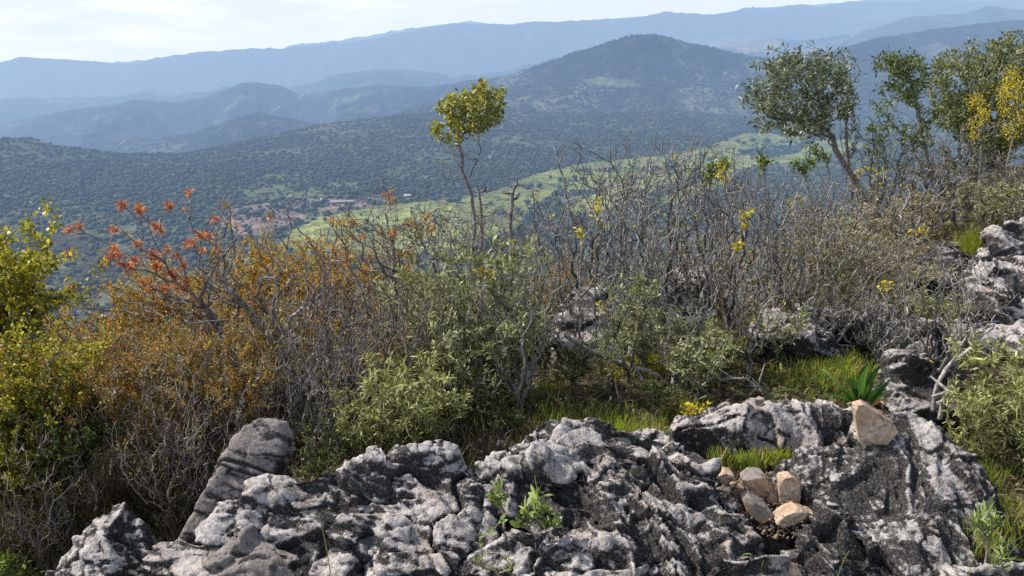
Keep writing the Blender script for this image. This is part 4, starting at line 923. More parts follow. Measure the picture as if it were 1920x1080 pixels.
hero('gorse_bush', 'shrub', 'tall gorse with spikes of bright yellow flowers in front of the dense olive', (1880, 0), 6.3, [(1885, 360, 0), (1890, 300, 0)],
     cloud(95, [(1895, 140, 7, 16), (1893, 168, 14, 24), (1878, 172, 12, 10), (1888, 225, 11, 30), (1912, 195, 7, 46), (1868, 160, 7, 8), (1897, 252, 6, 16), (1876, 200, 5, 20), (1925, 160, 8, 30)], rs), .1, leaf_gorse, BK_DARK, .011, .002, .06, .1, .2, 14, 4, .1)
hero('gorse_bush', 'shrub', 'smaller gorse topped by one round clump of yellow flowers', (1838, 0), 6.1, [(1838, 330, 0), (1840, 270, 0)],
     cloud(44, [(1833, 188, 15, 15), (1836, 208, 8, 14), (1818, 234, 7, 9), (1826, 250, 5, 12), (1848, 215, 6, 12)], rs), .06, leaf_gorse, BK_DARK, .008, .002, .05, .1, .2, 15, 4, .1)

# red-tufted terebinth
def leaf_tere(P, par, tips, rng):
    Wt = P[tips]; red = tips[:NRED_] if False else None
    tz_ = [at_y(px, py, TY) for px, py in TUFTS]; ids = []
    for t in tz_:
        ids.append(int(np.argmin(np.linalg.norm(P[:, [0, 2]] - t[[0, 2]], axis=1))))
    a = leaf_on(P, par, np.array(ids), 34, .035, .008, [(.66, .24, .11), (.52, .13, .08), (.62, .34, .12), (.36, .10, .07)], [5, 3, 3, 1], rng, up=.35, along=.2, spread=.006, tt=.15)
    oth = rng.choice(tips, 24, replace=False); b_ = leaf_on(P, par, oth, 5, .03, .009, [(.45, .35, .05), (.5, .22, .06)], [3, 2], rng)
    return [('red_leaves', a, LEAF), ('foliage', b_, LEAF)]
TY = 4.1
TUFTS = [(128, 432), (148, 426), (215, 377), (246, 391), (262, 388), (207, 408), (213, 430), (273, 386), (290, 424), (300, 430), (318, 386), (326, 382), (355, 360), (398, 397), (374, 442), (386, 436), (395, 430), (330, 516), (318, 512), (210, 482), (222, 478), (238, 474), (197, 492), (292, 458), (332, 480), (116, 542), (285, 505), (293, 500), (128, 476), (212, 462), (300, 545), (308, 478), (110, 568), (335, 455), (310, 470), (345, 500), (262, 480), (320, 540), (280, 545), (350, 530), (240, 505), (380, 470), (362, 458), (232, 492), (300, 500), (270, 440), (345, 545), (325, 500), (255, 530)]
bare_t = [(170, 500), (162, 495), (185, 470), (140, 465), (120, 560), (145, 520), (160, 540), (205, 460), (235, 440), (250, 430), (305, 400), (345, 400), (350, 430), (410, 385), (415, 400), (420, 440), (440, 410), (425, 380), (450, 450), (460, 430), (360, 385), (235, 520), (190, 520), (265, 470)]
hero('terebinth', 'shrub', 'sprawling dark branched terebinth bush tipped with orange red leaf tufts', (455, 0), TY,
     [(452, 720, 0), (430, 640, 0), (400, 600, 0), (370, 560, 0), (330, 530, 0)], TUFTS + bare_t + cloud(90, [(330, 560, 90, 50), (400, 500, 50, 60), (260, 560, 50, 30)], rs), .12, leaf_tere, BK_DARK, .022, .0027, .06, .13, .5, 21, 5, .12)
def leaf_few(P, par, tips, rng):
    oth = rng.choice(tips, 26, replace=False); return [('foliage', leaf_on(P, par, oth, 14, .034, .012, [(.45, .25, .04), (.5, .15, .05), (.35, .33, .05)], [4, 3, 3], rng, spread=.01), LEAF)]
hero('terebinth', 'shrub', 'tall crooked terebinth with lichen grey trunk and dark knobbly twigs above the ochre bushes', (560, 0), 3.9,
     [(548, 700, 0), (520, 640, 0), (492, 612, 0), (460, 575, 0), (437, 545, 0)], [(520, 388), (528, 395), (505, 400), (540, 405), (515, 420), (545, 385), (500, 430), (470, 440), (560, 470), (420, 380), (416, 400), (600, 430), (575, 440), (440, 395), (430, 420)] + cloud(150, [(450, 500, 90, 50), (520, 560, 90, 60), (400, 560, 80, 60), (590, 500, 60, 60)], rs), .22, leaf_few, BK_DARK, .032, .0027, .055, .17, .4, 22, 6, .3)
hero('terebinth', 'shrub', 'knobbly dark terebinth with small buds rising highest by the pale shed', (735, 0), 4.0,
     [(738, 640, 0), (742, 540, 0), (735, 450, 0), (722, 400, 0)], [(710, 345), (720, 342), (702, 352), (694, 365), (735, 352), (738, 372), (745, 385), (690, 385), (728, 360), (785, 395), (800, 370), (808, 380), (812, 400), (795, 410), (775, 420), (825, 395), (835, 390), (630, 385), (625, 400), (640, 392), (650, 410), (615, 395)] + cloud(120, [(740, 440, 80, 40), (690, 470, 70, 60), (640, 440, 30, 40)], rs), .14, leaf_few, BK_DARK, .020, .0026, .05, .17, .35, 23, 5, .4)

# ------------------------------------------------------------------ the thicket and scrub
BARE = 'grey leafless bush '
for args in [
    ('bare_shrub', 1130, 4.5, 262, 210, BARE + 'with the tallest bent spires against the meadow'),
    ('bare_shrub', 1235, 4.7, 258, 200, BARE + 'rising in a fan just beside the tallest one'),
    ('bare_shrub', 1310, 4.9, 262, 170, BARE + 'whose tips reach the small patch of fields under the olive'),
    ('bare_shrub', 1080, 4.2, 340, 170, BARE + 'low behind the pale knobbly rock'),
    ('bare_shrub', 1185, 4.0, 330, 190, BARE + 'with the thick pale stem above the grassy gap'),
    ('bare_shrub', 1370, 4.3, 330, 210, BARE + 'hung with two yellow leaf sprigs'),
    ('bare_shrub', 1440, 4.6, 320, 200, BARE + 'under the crown of the round headed olive'),
    ('bare_shrub', 1280, 3.8, 420, 180, BARE + 'right behind the dark green leafy bush'),
    ('bare_shrub', 1500, 4.1, 400, 190, BARE + 'in front of the low row of ledge rock'),
    ('bare_shrub', 1570, 5.2, 330, 200, BARE + 'at the foot of the olive trunk'),
    ('bare_shrub', 1640, 4.2, 430, 170, BARE + 'between the olive trunk and the dark rounded boulder'),
    ('bare_shrub', 1735, 3.5, 470, 200, BARE + 'with forked pale stems beside the rough dark boulder'),
    ('bare_shrub', 1700, 5.6, 300, 190, BARE + 'below the loose tufted green tree'),
    ('bare_shrub', 1800, 6.4, 270, 200, BARE + 'below the smaller gorse'),
    ('bare_shrub', 1890, 6.0, 290, 190, BARE + 'below the tall gorse'),
    ('bare_shrub', 1400, 3.6, 500, 150, BARE + 'low by the grass with the long grey rock before it'),
    ('twiggy_shrub', 990, 4.3, 400, 150, 'dark twiggy bush between the felty leaved bush and the pale knobbly rock'),
    ('twiggy_shrub', 870, 4.3, 388, 220, 'dark twiggy bush around the foot of the sapling'),
    ('twiggy_shrub', 940, 4.0, 410, 170, 'dark twiggy bush under the short forked snag'),
    ('twiggy_shrub', 780, 4.2, 385, 190, 'dark twiggy bush against the bright end of the meadow'),
    ('twiggy_shrub', 690, 3.7, 510, 200, 'dark twiggy bush in front of the ochre bushes nearest the felty leaves'),
    ('twiggy_shrub', 600, 3.6, 550, 220, 'dark twiggy bush tangled with orange leaves in the middle of the thicket'),
    ('twiggy_shrub', 520, 3.5, 590, 240, 'dark twiggy bush just above the leaning grey slab'),
    ('twiggy_shrub', 430, 3.6, 590, 230, 'dark twiggy bush below the lichen grey terebinth trunk'),
    ('twiggy_shrub', 640, 3.15, 600, 210, 'low dark twiggy bush overhanging the shadow beside the slab'),
    ('twiggy_shrub', 340, 3.5, 620, 210, 'dark twiggy bush under the red tufts'),
    ('twiggy_shrub', 390, 3.0, 700, 190, 'low dark twiggy bush touching the slab foot'),
    ('brown_twig_shrub', 270, 3.2, 640, 220, 'brown dry stemmed bush above the pointed boulder'),
    ('brown_twig_shrub', 170, 3.1, 700, 200, 'brown dry stemmed bush under the dark yellow green leaf clumps'),
    ('brown_twig_shrub', 60, 3.0, 720, 190, 'brown dry stemmed bush at the edge under the yellow bush'),
    ('brown_twig_shrub', 330, 2.9, 780, 170, 'lowest brown twigs between the slab and the pointed boulder'),
    ('brown_twig_shrub', 100, 2.75, 840, 150, 'low brown twigs hiding the foot of the pointed boulder'),
    ('brown_twig_shrub', 20, 2.7, 800, 120, 'low brown twigs in the bottom corner beside the green sprig'),
    ('brown_twig_shrub', 230, 3.8, 600, 240, 'brown stemmed bush behind the pointed boulder, deep in the thicket'),
    ('brown_twig_shrub', 480, 4.0, 560, 240, 'brown stemmed bush with fine upright twigs behind the slab'),
    ('brown_twig_shrub', 750, 3.5, 520, 180, 'brown stemmed bush between the twiggy bush and the narrow leaved bush'),
    ('yellow_leaved_shrub', 30, 3.7, 368, 170, 'bright yellow leaved bush standing highest at the edge above the forest'),
    ('yellow_leaved_shrub', -45, 3.6, 410, 190, 'bright yellow leaved bush cut by the frame beside the highest yellow one'),
    ('yellow_leaved_shrub', 15, 2.95, 640, 130, 'yellow green bush below the brightest yellow one'),
    ('yellow_leaved_shrub', 120, 3.0, 600, 130, 'mixed yellow and green leaf bush between the yellow bush and the ochre bushes'),
    ('green_shrub', 135, 2.9, 650, 100, 'dark green leaf clump within the yellow bushes'),
    ('ochre_shrub', 270, 4.4, 545, 240, 'ochre leaved bush glowing under the red terebinth tufts'),
    ('ochre_shrub', 215, 3.8, 600, 200, 'ochre and green bush just in front of the glowing ochre one'),
    ('ochre_shrub', 375, 4.6, 500, 220, 'ochre bush behind the dark terebinth branches'),
    ('ochre_shrub', 475, 4.7, 442, 210, 'rounded ochre bush under the brown farm yard'),
    ('ochre_shrub', 580, 4.7, 438, 220, 'rounded ochre bush right under the near end of the meadow'),
    ('ochre_shrub', 680, 4.7, 436, 190, 'rounded ochre bush beside the tallest knobbly terebinth'),
    ('ochre_shrub', 330, 3.7, 600, 200, 'dull ochre bush in the shade of the terebinth'),
    ('ochre_shrub', 560, 4.1, 560, 220, 'ochre leaves showing through the twig tangle above the slab'),
    ('ochre_shrub', 1040, 5.2, 480, 120, 'small yellow ochre bush behind the pale knobbly rock'),
    ('felty_shrub', 850, 3.6, 450, 210, 'grey green felty leaved bush standing before the meadow end'),
    ('felty_shrub', 930, 3.55, 425, 220, 'grey green felty leaved bush with drooping pale tips below the sapling'),
    ('felty_shrub', 890, 3.25, 560, 190, 'darker felty leaved bush filling the middle above the ledge'),
    ('felty_shrub', 975, 3.4, 540, 130, 'felty leaved bush leaning towards the pale knobbly rock'),
    ('felty_shrub', 1180, 3.6, 500, 130, 'upright felty leaved bush in front of the rubble'),
    ('felty_shrub', 1215, 3.7, 560, 120, 'short felty leaved bush beside the fallen pale branch'),
    ('felty_shrub', 1300, 3.35, 590, 170, 'dark leafy bush just over the yellow sprig on the rocks'),
    ('narrow_leaved_shrub', 765, 3.0, 655, 190, 'yellow green narrow leaved bush hanging over the knobbly rock'),
    ('narrow_leaved_shrub', 690, 3.05, 720, 140, 'smaller narrow leaved bush in the shade beside the slab'),
    ('narrow_leaved_shrub', 1870, 3.1, 630, 210, 'leafy sage green bush at the edge above the black dome of rock'),
    ('narrow_leaved_shrub', 1810, 2.95, 700, 120, 'narrow sage green bush hugging the shoulder of the dome'),
    ('narrow_leaved_shrub', 1950, 2.8, 680, 150, 'sage green bush cut off by the frame beside the dome'),
    ('green_shrub', 620, 2.95, 790, 170, 'low dark green bush in the shadow between slab and knobbly rock'),
    ('green_shrub', 1230, 3.25, 690, 110, 'small dark green bush rooted behind the ribbed ledge'),
    ('green_shrub', 1090, 4.8, 520, 100, 'small green bush seen behind the pale knobbly rock'),
    ('felty_shrub', 1840, 5.6, 330, 180, 'olive green leafy bush round the stems of the two gorse bushes'),
    ('dry_leaved_shrub', 1560, 5.6, 375, 200, 'dry buff leaved bush below the olive trunk'),
    ('dry_leaved_shrub', 1640, 5.9, 365, 190, 'dry buff leaved bush between the olive and the loose green tree'),
    ('dry_leaved_shrub', 1490, 4.6, 420, 130, 'dry buff leaved bush half hidden behind grey twigs'),
    ('dry_leaved_shrub', 1730, 6.2, 350, 200, 'dry olive brown bush above the dark rounded boulder'),
    ('dry_leaved_shrub', 1820, 6.5, 320, 200, 'dry olive brown bush behind the tall pinkish boulder'),
    ('dry_leaved_shrub', 1910, 6.6, 310, 180, 'dry brown bush at the frame edge under the gorse'),
    ('dry_leaved_shrub', 1570, 4.5, 400, 150, 'dry brownish bush behind the long ledge row'),
    ('dry_leaved_shrub', 1700, 5.0, 430, 150, 'dry brownish bush leaning on the dark rounded boulder'),
    ('dry_leaved_shrub', 1880, 7.6, 250, 200, 'brown twiggy undergrowth bush beneath the dense olive'),
    ('dry_leaved_shrub', 1760, 7.4, 290, 190, 'brown undergrowth bush beneath the loose green tree'),
    ('dry_leaved_shrub', 1650, 7.0, 330, 170, 'brown undergrowth bush right at the olive trunk base'),
    ('dry_leaved_shrub', 1520, 6.4, 385, 140, 'buff bush on the brow beyond the grey twigs'),
    ('green_shrub', 1890, 4.6, 560, 130, 'small yellowish green bush on the flat pale slabs'),
    ('brown_twig_shrub', 150, 4.3, 640, 260, 'brown stemmed bush furthest down the slope under the gap'),
    ('brown_twig_shrub', 20, 4.0, 680, 240, 'brown stemmed bush behind the yellow bushes'),
    ('brown_twig_shrub', 300, 4.6, 600, 260, 'brown stemmed bush deep behind the pointed boulder and ochre leaves'),
    ('brown_twig_shrub', 430, 4.6, 560, 260, 'brown stemmed bush deep behind the leaning slab'),
    ('twiggy_shrub', 560, 4.6, 520, 260, 'dark twiggy bush at the back of the thicket under the ochre crowns'),
    ('twiggy_shrub', 700, 4.7, 500, 240, 'dark twiggy bush at the back beside the knobbly terebinth'),
    ('felty_shrub', 830, 4.4, 520, 240, 'felty leaved bush at the back under the meadow'),
    ('felty_shrub', 960, 4.5, 520, 220, 'felty leaved bush at the back under the red roofed hut'),
    ('twiggy_shrub', 1120, 5.3, 470, 200, 'dark twiggy bush behind the pale knobbly rock'),
    ('twiggy_shrub', 1220, 5.4, 450, 200, 'dark twiggy bush beyond the tall grey spires'),
    ('dry_leaved_shrub', 1330, 5.6, 440, 200, 'dry buff bush deep behind the grey spires'),
    ('dry_leaved_shrub', 1420, 5.9, 430, 190, 'dry buff bush behind the two yellow leaf sprigs'),
    ('bare_shrub', 1200, 4.9, 300, 190, BARE + 'slightly shorter, behind the spires with the yellow sprig'),
    ('bare_shrub', 1350, 5.2, 300, 190, BARE + 'behind the green shoot and yellow tip'),
    ('bare_shrub', 1480, 5.0, 350, 200, BARE + 'before the dry buff bush on the brow'),
    ('bare_shrub', 1600, 3.9, 520, 160, BARE + 'low behind the bright grass'),
    ('bare_shrub', 1260, 3.5, 560, 150, BARE + 'low among the dark leafy bushes'),
    ('narrow_leaved_shrub', 820, 3.05, 700, 150, 'narrow leaved bush with brownish foot above the ledge'),
    ('green_shrub', 940, 3.1, 720, 150, 'dark green bush shading the small rounded grey stone'),
    ('brown_twig_shrub', 380, 5.4, 590, 300, 'dull brown bush seen through the thicket above the slab'),
    ('brown_twig_shrub', 260, 5.4, 620, 300, 'dull brown bush seen through the thicket above the pointed boulder'),
    ('brown_twig_shrub', 520, 5.5, 560, 300, 'dull brown bush seen through the twigs by the lichen grey trunk'),
    ('brown_twig_shrub', 640, 5.5, 540, 300, 'dull brown bush seen through the twigs under the ochre crowns'),
    ('ochre_shrub', 120, 4.9, 680, 240, 'ochre bush lowest on the slope at the gap by the yellow bushes'),
    ('ochre_shrub', 420, 4.2, 640, 220, 'ochre bush low in the thicket behind the leaning slab'),
    ('ochre_shrub', 700, 4.1, 590, 200, 'ochre bush low between the twigs and the narrow leaved bush'),
    ('felty_shrub', 760, 5.0, 560, 240, 'felty leaved bush furthest down the slope'),
    ('ochre_shrub', 240, 4.4, 650, 220, 'shaded ochre bush in the brown stems above the pointed boulder'),
    ('bare_shrub', 820, 3.3, 520, 150, BARE + 'standing in front of the felty leaves over the narrow leaved bush'),
    ('bare_shrub', 970, 3.3, 490, 150, BARE + 'standing in front of the felty leaves over the ledge'),
    ('bare_shrub', 730, 3.3, 560, 160, BARE + 'just past the thicket above the narrow leaved bush'),
    ('bare_shrub', 590, 3.2, 630, 170, BARE + 'paler than the thicket beside the leaning slab'),
    ('ochre_shrub', 190, 3.2, 600, 190, 'olive and ochre bush nearest to the pointed boulder'),
    ('ochre_shrub', 310, 3.3, 620, 190, 'olive and ochre bush between the red tufts and the slab foot'),
    ('ochre_shrub', 460, 3.5, 600, 170, 'olive and ochre bush in the twigs right over the leaning slab'),
    ('yellow_leaved_shrub', 50, 2.8, 760, 120, 'dull yellow green bush low at the edge near the green sprig'),
    ('bare_shrub', 640, 3.5, 520, 180, BARE + 'in front of the rounded ochre bushes'),
    ('green_shrub', 1070, 3.5, 640, 100, 'small green bush over the grass by the fallen pale branch'),
    ('green_shrub', 1350, 3.6, 600, 120, 'small green bush next to the dark leafy bush above the yellow sprig'),
    ('felty_shrub', 1450, 3.8, 560, 120, 'short felty bush with grey stems behind the bright grass'),
    ('bare_shrub', 1540, 3.9, 540, 150, BARE + 'short one standing in the bright grass'),
    ('bare_shrub', 1650, 3.7, 540, 130, BARE + 'short one above the strap-leaved plant'),
    ('narrow_leaved_shrub', 1740, 4.0, 540, 120, 'sage green bush between the ledge row and the pinkish boulder'),
    ('bare_shrub', 1790, 3.7, 530, 150, BARE + 'in front of the flat pale slabs'),
    ('dry_leaved_shrub', 1690, 4.5, 470, 150, 'dry brownish bush in front of the dark rounded boulder'),
    ('bare_shrub', 1620, 7.4, 215, 150, BARE + 'reaching up between the olive and the loose green tree'),
    ('bare_shrub', 1680, 7.2, 240, 150, BARE + 'under the loose tufts of the green tree, on the skyline side'),
    ('twiggy_shrub', 1760, 7.2, 225, 160, 'dark wiry bush between the loose green tree and the smaller gorse'),
    ('green_shrub', 1800, 7.6, 130, 190, 'olive green bush merging into the dense olive behind the smaller gorse'),
    ('felty_shrub', 800, 3.45, 490, 160, 'upright felty bush on the thicket side of the middle'),
    ('bare_shrub', 1075, 3.6, 540, 140, BARE + 'short, standing right before the pale knobbly rock'),
    ('felty_shrub', 1135, 3.45, 610, 110, 'low felty bush hiding the foot of the pale knobbly rock'),
    ('bare_shrub', 1160, 3.8, 470, 150, BARE + 'crossing the edge of the pale knobbly rock'),
    ('twiggy_shrub', 1900, 6.9, 330, 170, 'dark wiry bush beside the top of the pinkish boulder'),
]:
    put(*args)

# sprigs with a few yellow leaves
def sprig_leaf(P, par, tips, rng): return [('foliage', leaf_on(P, par, tips, 8, .026, .012, [(.72, .58, .03), (.58, .50, .03), (.34, .34, .05), (.6, .36, .03)], [5, 4, 2, 1], rng, spread=.010), LEAF)]
def sprig_green(P, par, tips, rng): return [('foliage', leaf_on(P, par, tips, 12, .034, .014, [(.12, .18, .03), (.2, .25, .05), (.08, .11, .03)], [5, 3, 2], rng, spread=.014, back=1), LEAF_GLOSS)]
for k, (px, Y, pts, lab, lf) in enumerate([
    (1395, 4.0, [(1388, 402), (1398, 408), (1404, 400), (1392, 412)], 'yellow leaf sprig topping the grey bush, the upper of two', sprig_leaf),
    (1385, 3.9, [(1382, 455), (1390, 459), (1386, 450)], 'yellow leaf sprig in the grey bush, directly under the upper one', sprig_leaf),
    (1352, 4.4, [(1350, 322), (1356, 328), (1353, 316)], 'yellow flowered tip on a green shoot against the meadow', sprig_leaf),
    (1355, 4.5, [(1330, 318), (1338, 306), (1346, 312), (1358, 298), (1362, 310), (1332, 330)], 'dark green leafy shoot behind the yellow flowered tip', sprig_green),
    (1435, 4.6, [(1428, 292), (1438, 300), (1432, 306)], 'small green leafed shoot tip below the round olive', sprig_green),
    (1500, 4.7, [(1490, 310), (1502, 318), (1515, 312), (1512, 298), (1530, 308)], 'green shoot with several leaf tips in front of the olive trunk', sprig_green),
    (1545, 5.6, [(1512, 270), (1520, 278), (1530, 290), (1540, 300), (1552, 296)], 'drooping green shoot below the olive crown', sprig_green),
    (1640, 6.6, [(1630, 200), (1638, 240), (1660, 205), (1672, 190), (1650, 260), (1665, 245), (1628, 250), (1680, 230)], 'slim green leafed sapling between the olive and the loose tufted tree', sprig_green),
    (1700, 6.5, [(1712, 200), (1690, 262), (1720, 255), (1735, 220), (1700, 240)], 'second slim green leafed shoot just beneath the loose tufted tree', sprig_green),
    (1480, 5.2, [(1470, 385), (1480, 378), (1495, 372), (1505, 380)], 'yellow green sprigs at the brow of the hill', sprig_leaf),
    (1610, 5.9, [(1600, 322), (1612, 330), (1640, 322), (1655, 330), (1625, 316)], 'yellow sprigs spread under the olive trunk', sprig_leaf),
    (1115, 4.0, [(1117, 382), (1120, 392), (1116, 402)], 'yellow sprig on the spires beside the red roofed hut', sprig_leaf),
    (1085, 3.9, [(1086, 435), (1092, 442)], 'little green yellow sprig below the spire sprig', sprig_leaf),
    (1128, 3.9, [(1122, 572), (1130, 578), (1150, 588), (1155, 596)], 'yellow sprigs over the pale knobbly rock', sprig_leaf),
    (1295, 2.95, [(1280, 762), (1290, 768), (1302, 765), (1310, 772), (1318, 760), (1300, 778), (1312, 782)], 'bright yellow leaf sprig resting on the long grey rock', sprig_leaf),
    (1370, 3.7, [(1350, 658), (1362, 652), (1378, 648), (1370, 665), (1385, 672)], 'orange yellow sprigs low among the grey stems', sprig_leaf),
    (1345, 3.7, [(1388, 646), (1402, 640), (1412, 600), (1432, 610)], 'thin yellow sprigs above the grass edge', sprig_leaf),
    (1160, 3.4, [(1150, 702), (1158, 695), (1148, 690)], 'yellow sprig beside the grass under the fallen branch', sprig_leaf),
    (905, 3.4, [(900, 505), (912, 512)], 'yellow leaf pair in the middle of the felty bush', sprig_leaf),
    (1575, 4.8, [(1738, 440), (1725, 432), (1712, 436)], 'yellow sprig before the dry bush near the dark boulder', sprig_leaf),
    (1660, 4.0, [(1655, 532), (1662, 545), (1668, 552)], 'yellow green sprig standing over the ledge row', sprig_leaf),
    (40, 2.5, [(8, 1050), (20, 1058), (35, 1072), (12, 1070), (45, 1080)], 'fresh green sprig in the bottom corner', sprig_green)]):
    b = base_at(px, Y); zt = max(at_y(*p_, Y)[2] for p_ in pts)
    hero('leafy_sprig', 'sprig', lab, (px, 0), Y, [(px, 540 + F * math.tan(math.atan2(CAM[2] - b[2], Y) - PITCH) - 8, 0)], [(x + rs.normal(0, 5), y + rs.normal(0, 5)) for (x, y) in pts for _ in range(2)], .02, lf, BK_BROWN, .006, .0016, .05, .1, .1, 200 + k, 3, .0)

# pale sage sprigs on the rocks
def sage_leaf(L, W, per, back): return lambda P, par, tips, rng: [('foliage', leaf_on(P, par, tips, per, L, W, [(.26, .33, .09), (.34, .40, .15), (.18, .25, .07)], [5, 3, 2], rng, long=True, up=.55, along=.5, spread=.004, back=back, droop=.05), LEAF)]
def onrock(name, label, px, py, zb, pts, L, W, per, back, seed, cat='sprig', bark=None, r0=.004):
    b = at_z(px, py, zb); T = np.array([at_y(x, y, b[1] - .01) for x, y in pts]); rng = np.random.default_rng(seed)
    P, par, tips = colonize(np.array([b - [0, 0, .06], b]), T, .03, .06, .1, .1, rng)
    br = tubes(P, par, r0, .0014, 4, .5, .15, rng)[:3]; o = empty(name, tuple(b), label, cat)
    link('branches', np_mesh('branches', br[0] - b, br[1], br[2], True, (bark or BK_BROWN,)), o)
    for nm, (v, f, c), mt in sage_leaf(L, W, per, back)(P, par, tips, rng): link(nm, np_mesh(nm, v - b, f, c, False, (mt,)), o)
onrock('sage_sprig', 'pale green sage sprig with long pointed leaves in the hollow of the rocks', 1005, 1005, .10, [(985, 965), (1008, 925), (1030, 960), (1040, 985), (975, 985), (1010, 960)], .055, .015, 7, 1, 1)
onrock('sage_sprig', 'smaller pale sage sprig on the dark shoulder behind the long leaved one', 945, 960, .15, [(930, 925), (940, 915), (948, 930), (935, 940), (922, 928)], .035, .011, 6, 1, 2)
onrock('sage_sprig', 'stalky sage with small leaf pairs along thin jointed stems', 935, 1075, .02, [(905, 1040), (925, 1000), (938, 975), (890, 1052), (900, 1010), (950, 1050), (905, 1065), (930, 1070), (960, 1068)], .024, .008, 4, 1, 3)
onrock('sage_sprig', 'spiky narrow leaved sage sprig below the dome of rock at the edge', 1850, 1040, .06, [(1835, 970), (1850, 960), (1865, 975), (1840, 1000), (1858, 990), (1830, 985), (1850, 1010), (1875, 985)], .045, .008, 9, 1, 4)
onrock('sage_sprig', 'thin grassy sprig at the bottom corner beside the spiky sage', 1885, 1070, .05, [(1880, 1040), (1895, 1050), (1870, 1055), (1860, 1062)], .04, .007, 6, 1, 5)

# strap-leaved plants
def straps(label, basept, blades, seed):
    """blades: (px, py tip, bend px, bend py, width) curved straps"""
    rng = np.random.default_rng(seed); parts = []; b = basept; o = empty('sea_squill', tuple(b), label, 'plant')
    for (px, py, bx, by, wd, cc) in blades:
        t = at_y(px, py, b[1] + rng.normal(0, .03)); c_ = at_y(bx, by, b[1] + rng.normal(0, .03)); n = 12; s_ = np.linspace(0, 1, n)[:, None]
        q = (1 - s_)**2 * b + 2 * s_ * (1 - s_) * c_ + s_**2 * t; q = q - b
        T = np.gradient(q, axis=0); T /= np.linalg.norm(T, axis=1)[:, None]; S = np.cross(T, np.array([0, 1, .2]) + rng.normal(0, .25, 3)); S /= np.linalg.norm(S, axis=1)[:, None]; Nn = np.cross(S, T)
        ww = wd * np.clip(np.minimum(.55 + 2.2 * s_, (1 - s_) * 2.6 + .04), 0, 1)
        V = np.stack([q - S * ww / 2 + Nn * ww * .22, q, q + S * ww / 2 + Nn * ww * .22], 1).reshape(-1, 3)
        Fq = [[i * 3 + k, i * 3 + k + 1, (i + 1) * 3 + k + 1, (i + 1) * 3 + k] for i in range(n - 1) for k in (0, 1)]
        cl = np.repeat(np.array(cc)[None] * (.85 + .3 * rng.random()), len(V), 0); cl *= (1 + .25 * np.repeat(s_, 3, 0))
        link('leaf', np_mesh('leaf', V, Fq, cl, True, (BLADE,)), o)
G1, G2, G3 = (.05, .12, .03), (.09, .19, .045), (.45, .20, .05)
bs = at_y(1618, 775, 3.05)
straps('clump of broad dark green strap leaves with one browned leaf behind the long grey rock', bs, [(1640, 672, 1600, 700, .025, G1), (1652, 690, 1625, 700, .025, G1), (1600, 700, 1600, 730, .021, G1), (1575, 725, 1590, 735, .021, G1), (1632, 680, 1612, 710, .024, G2), (1682, 722, 1655, 742, .020, G1), (1580, 705, 1590, 700, .02, (.12, .2, .05)), (1625, 690, 1605, 715, .024, G2), (1642, 705, 1630, 720, .021, G2), (1660, 712, 1640, 735, .021, G1), (1672, 708, 1650, 735, .021, G1), (1560, 745, 1585, 735, .018, G1), (1545, 750, 1560, 725, .014, G2), (1612, 735, 1612, 745, .018, G2), (1655, 700, 1648, 660, .015, G1), (1660, 760, 1662, 735, .014, G3), (1632, 715, 1622, 735, .02, G1), (1590, 752, 1600, 748, .02, G2), (1540, 695, 1540, 680, .012, (.16, .24, .08))], 1)
bs = at_y(1570, 535, 4.7)
straps('faint arching strap leaves among the dry brush above the ledge row', bs, [(1640, 448, 1590, 430, .03, (.12, .19, .09)), (1570, 485, 1568, 505, .028, (.14, .2, .1)), (1610, 470, 1585, 500, .02, (.12, .18, .08)), (1545, 500, 1560, 505, .02, G1)], 2)
bs = at_y(1420, 755, 3.3)
straps('grey green strap leaves lying flat behind the long grey rock', bs, [(1480, 745, 1450, 735, .018, (.20, .25, .15)), (1455, 752, 1440, 740, .016, (.2, .25, .14)), (1370, 730, 1390, 735, .014, (.17, .22, .12)), (1500, 735, 1460, 720, .014, (.15, .2, .1))], 3)

# fallen branches
def fallen(label, pts, Y, r, seed):
    W = np.array([at_y(px, py, Y + dy) for px, py, dy in pts]); rng = np.random.default_rng(seed); P = [W[0]]
    for q in W[1:]:
        n = max(1, int(np.linalg.norm(q - P[-1]) / .05)); a_ = P[-1]
        for k in range(1, n + 1): P.append(a_ + (q - a_) * k / n + rng.normal(0, .004, 3))
    P = np.array(P); par = np.arange(-1, len(P) - 1); sp = rng.choice(np.arange(2, len(P)), 5); Q = P[sp] + unitdirs(5, rng, .3) * .09
    v, f, c, _ = tubes(np.concatenate([P, Q]), np.concatenate([par, sp]), r, .004, 6, .1, .1, rng); b = W.mean(0)
    tag(link('fallen_branch', np_mesh('fallen_branch', v - b, f, c * 1.5, True, (BK_GREY,)), None, tuple(b)), label, 'branch')
fallen('pale fallen branch slanting down behind the grassy gap', [(1060, 630, 0), (1110, 660, 0), (1170, 682, 0), (1240, 705, -.05)], 3.6, .012, 1)
fallen('thin grey dead branch lying over the bright grass', [(1540, 648, 0), (1600, 650, 0), (1660, 632, 0), (1680, 622, 0)], 3.9, .006, 2)
fallen('bowed dead branch draped over the dark boulder', [(1660, 606, 0), (1700, 602, 0), (1735, 622, 0), (1750, 660, -.05), (1790, 690, -.1)], 3.9, .007, 3)
fallen('forked pale dead stem standing by the shoulder of the dome', [(1750, 770, 0), (1755, 720, 0), (1775, 690, 0), (1830, 640, .1), (1870, 600, .2)], 3.2, .009, 4)
fallen('stubby pale cut stem beside the forked dead stem', [(1762, 785, 0), (1768, 755, 0), (1780, 735, 0)], 3.1, .010, 5)
fallen('white twig caught low in the bushes by the grey rock', [(1325, 690, 0), (1350, 710, 0), (1400, 712, 0), (1440, 740, -.1)], 3.4, .006, 6)

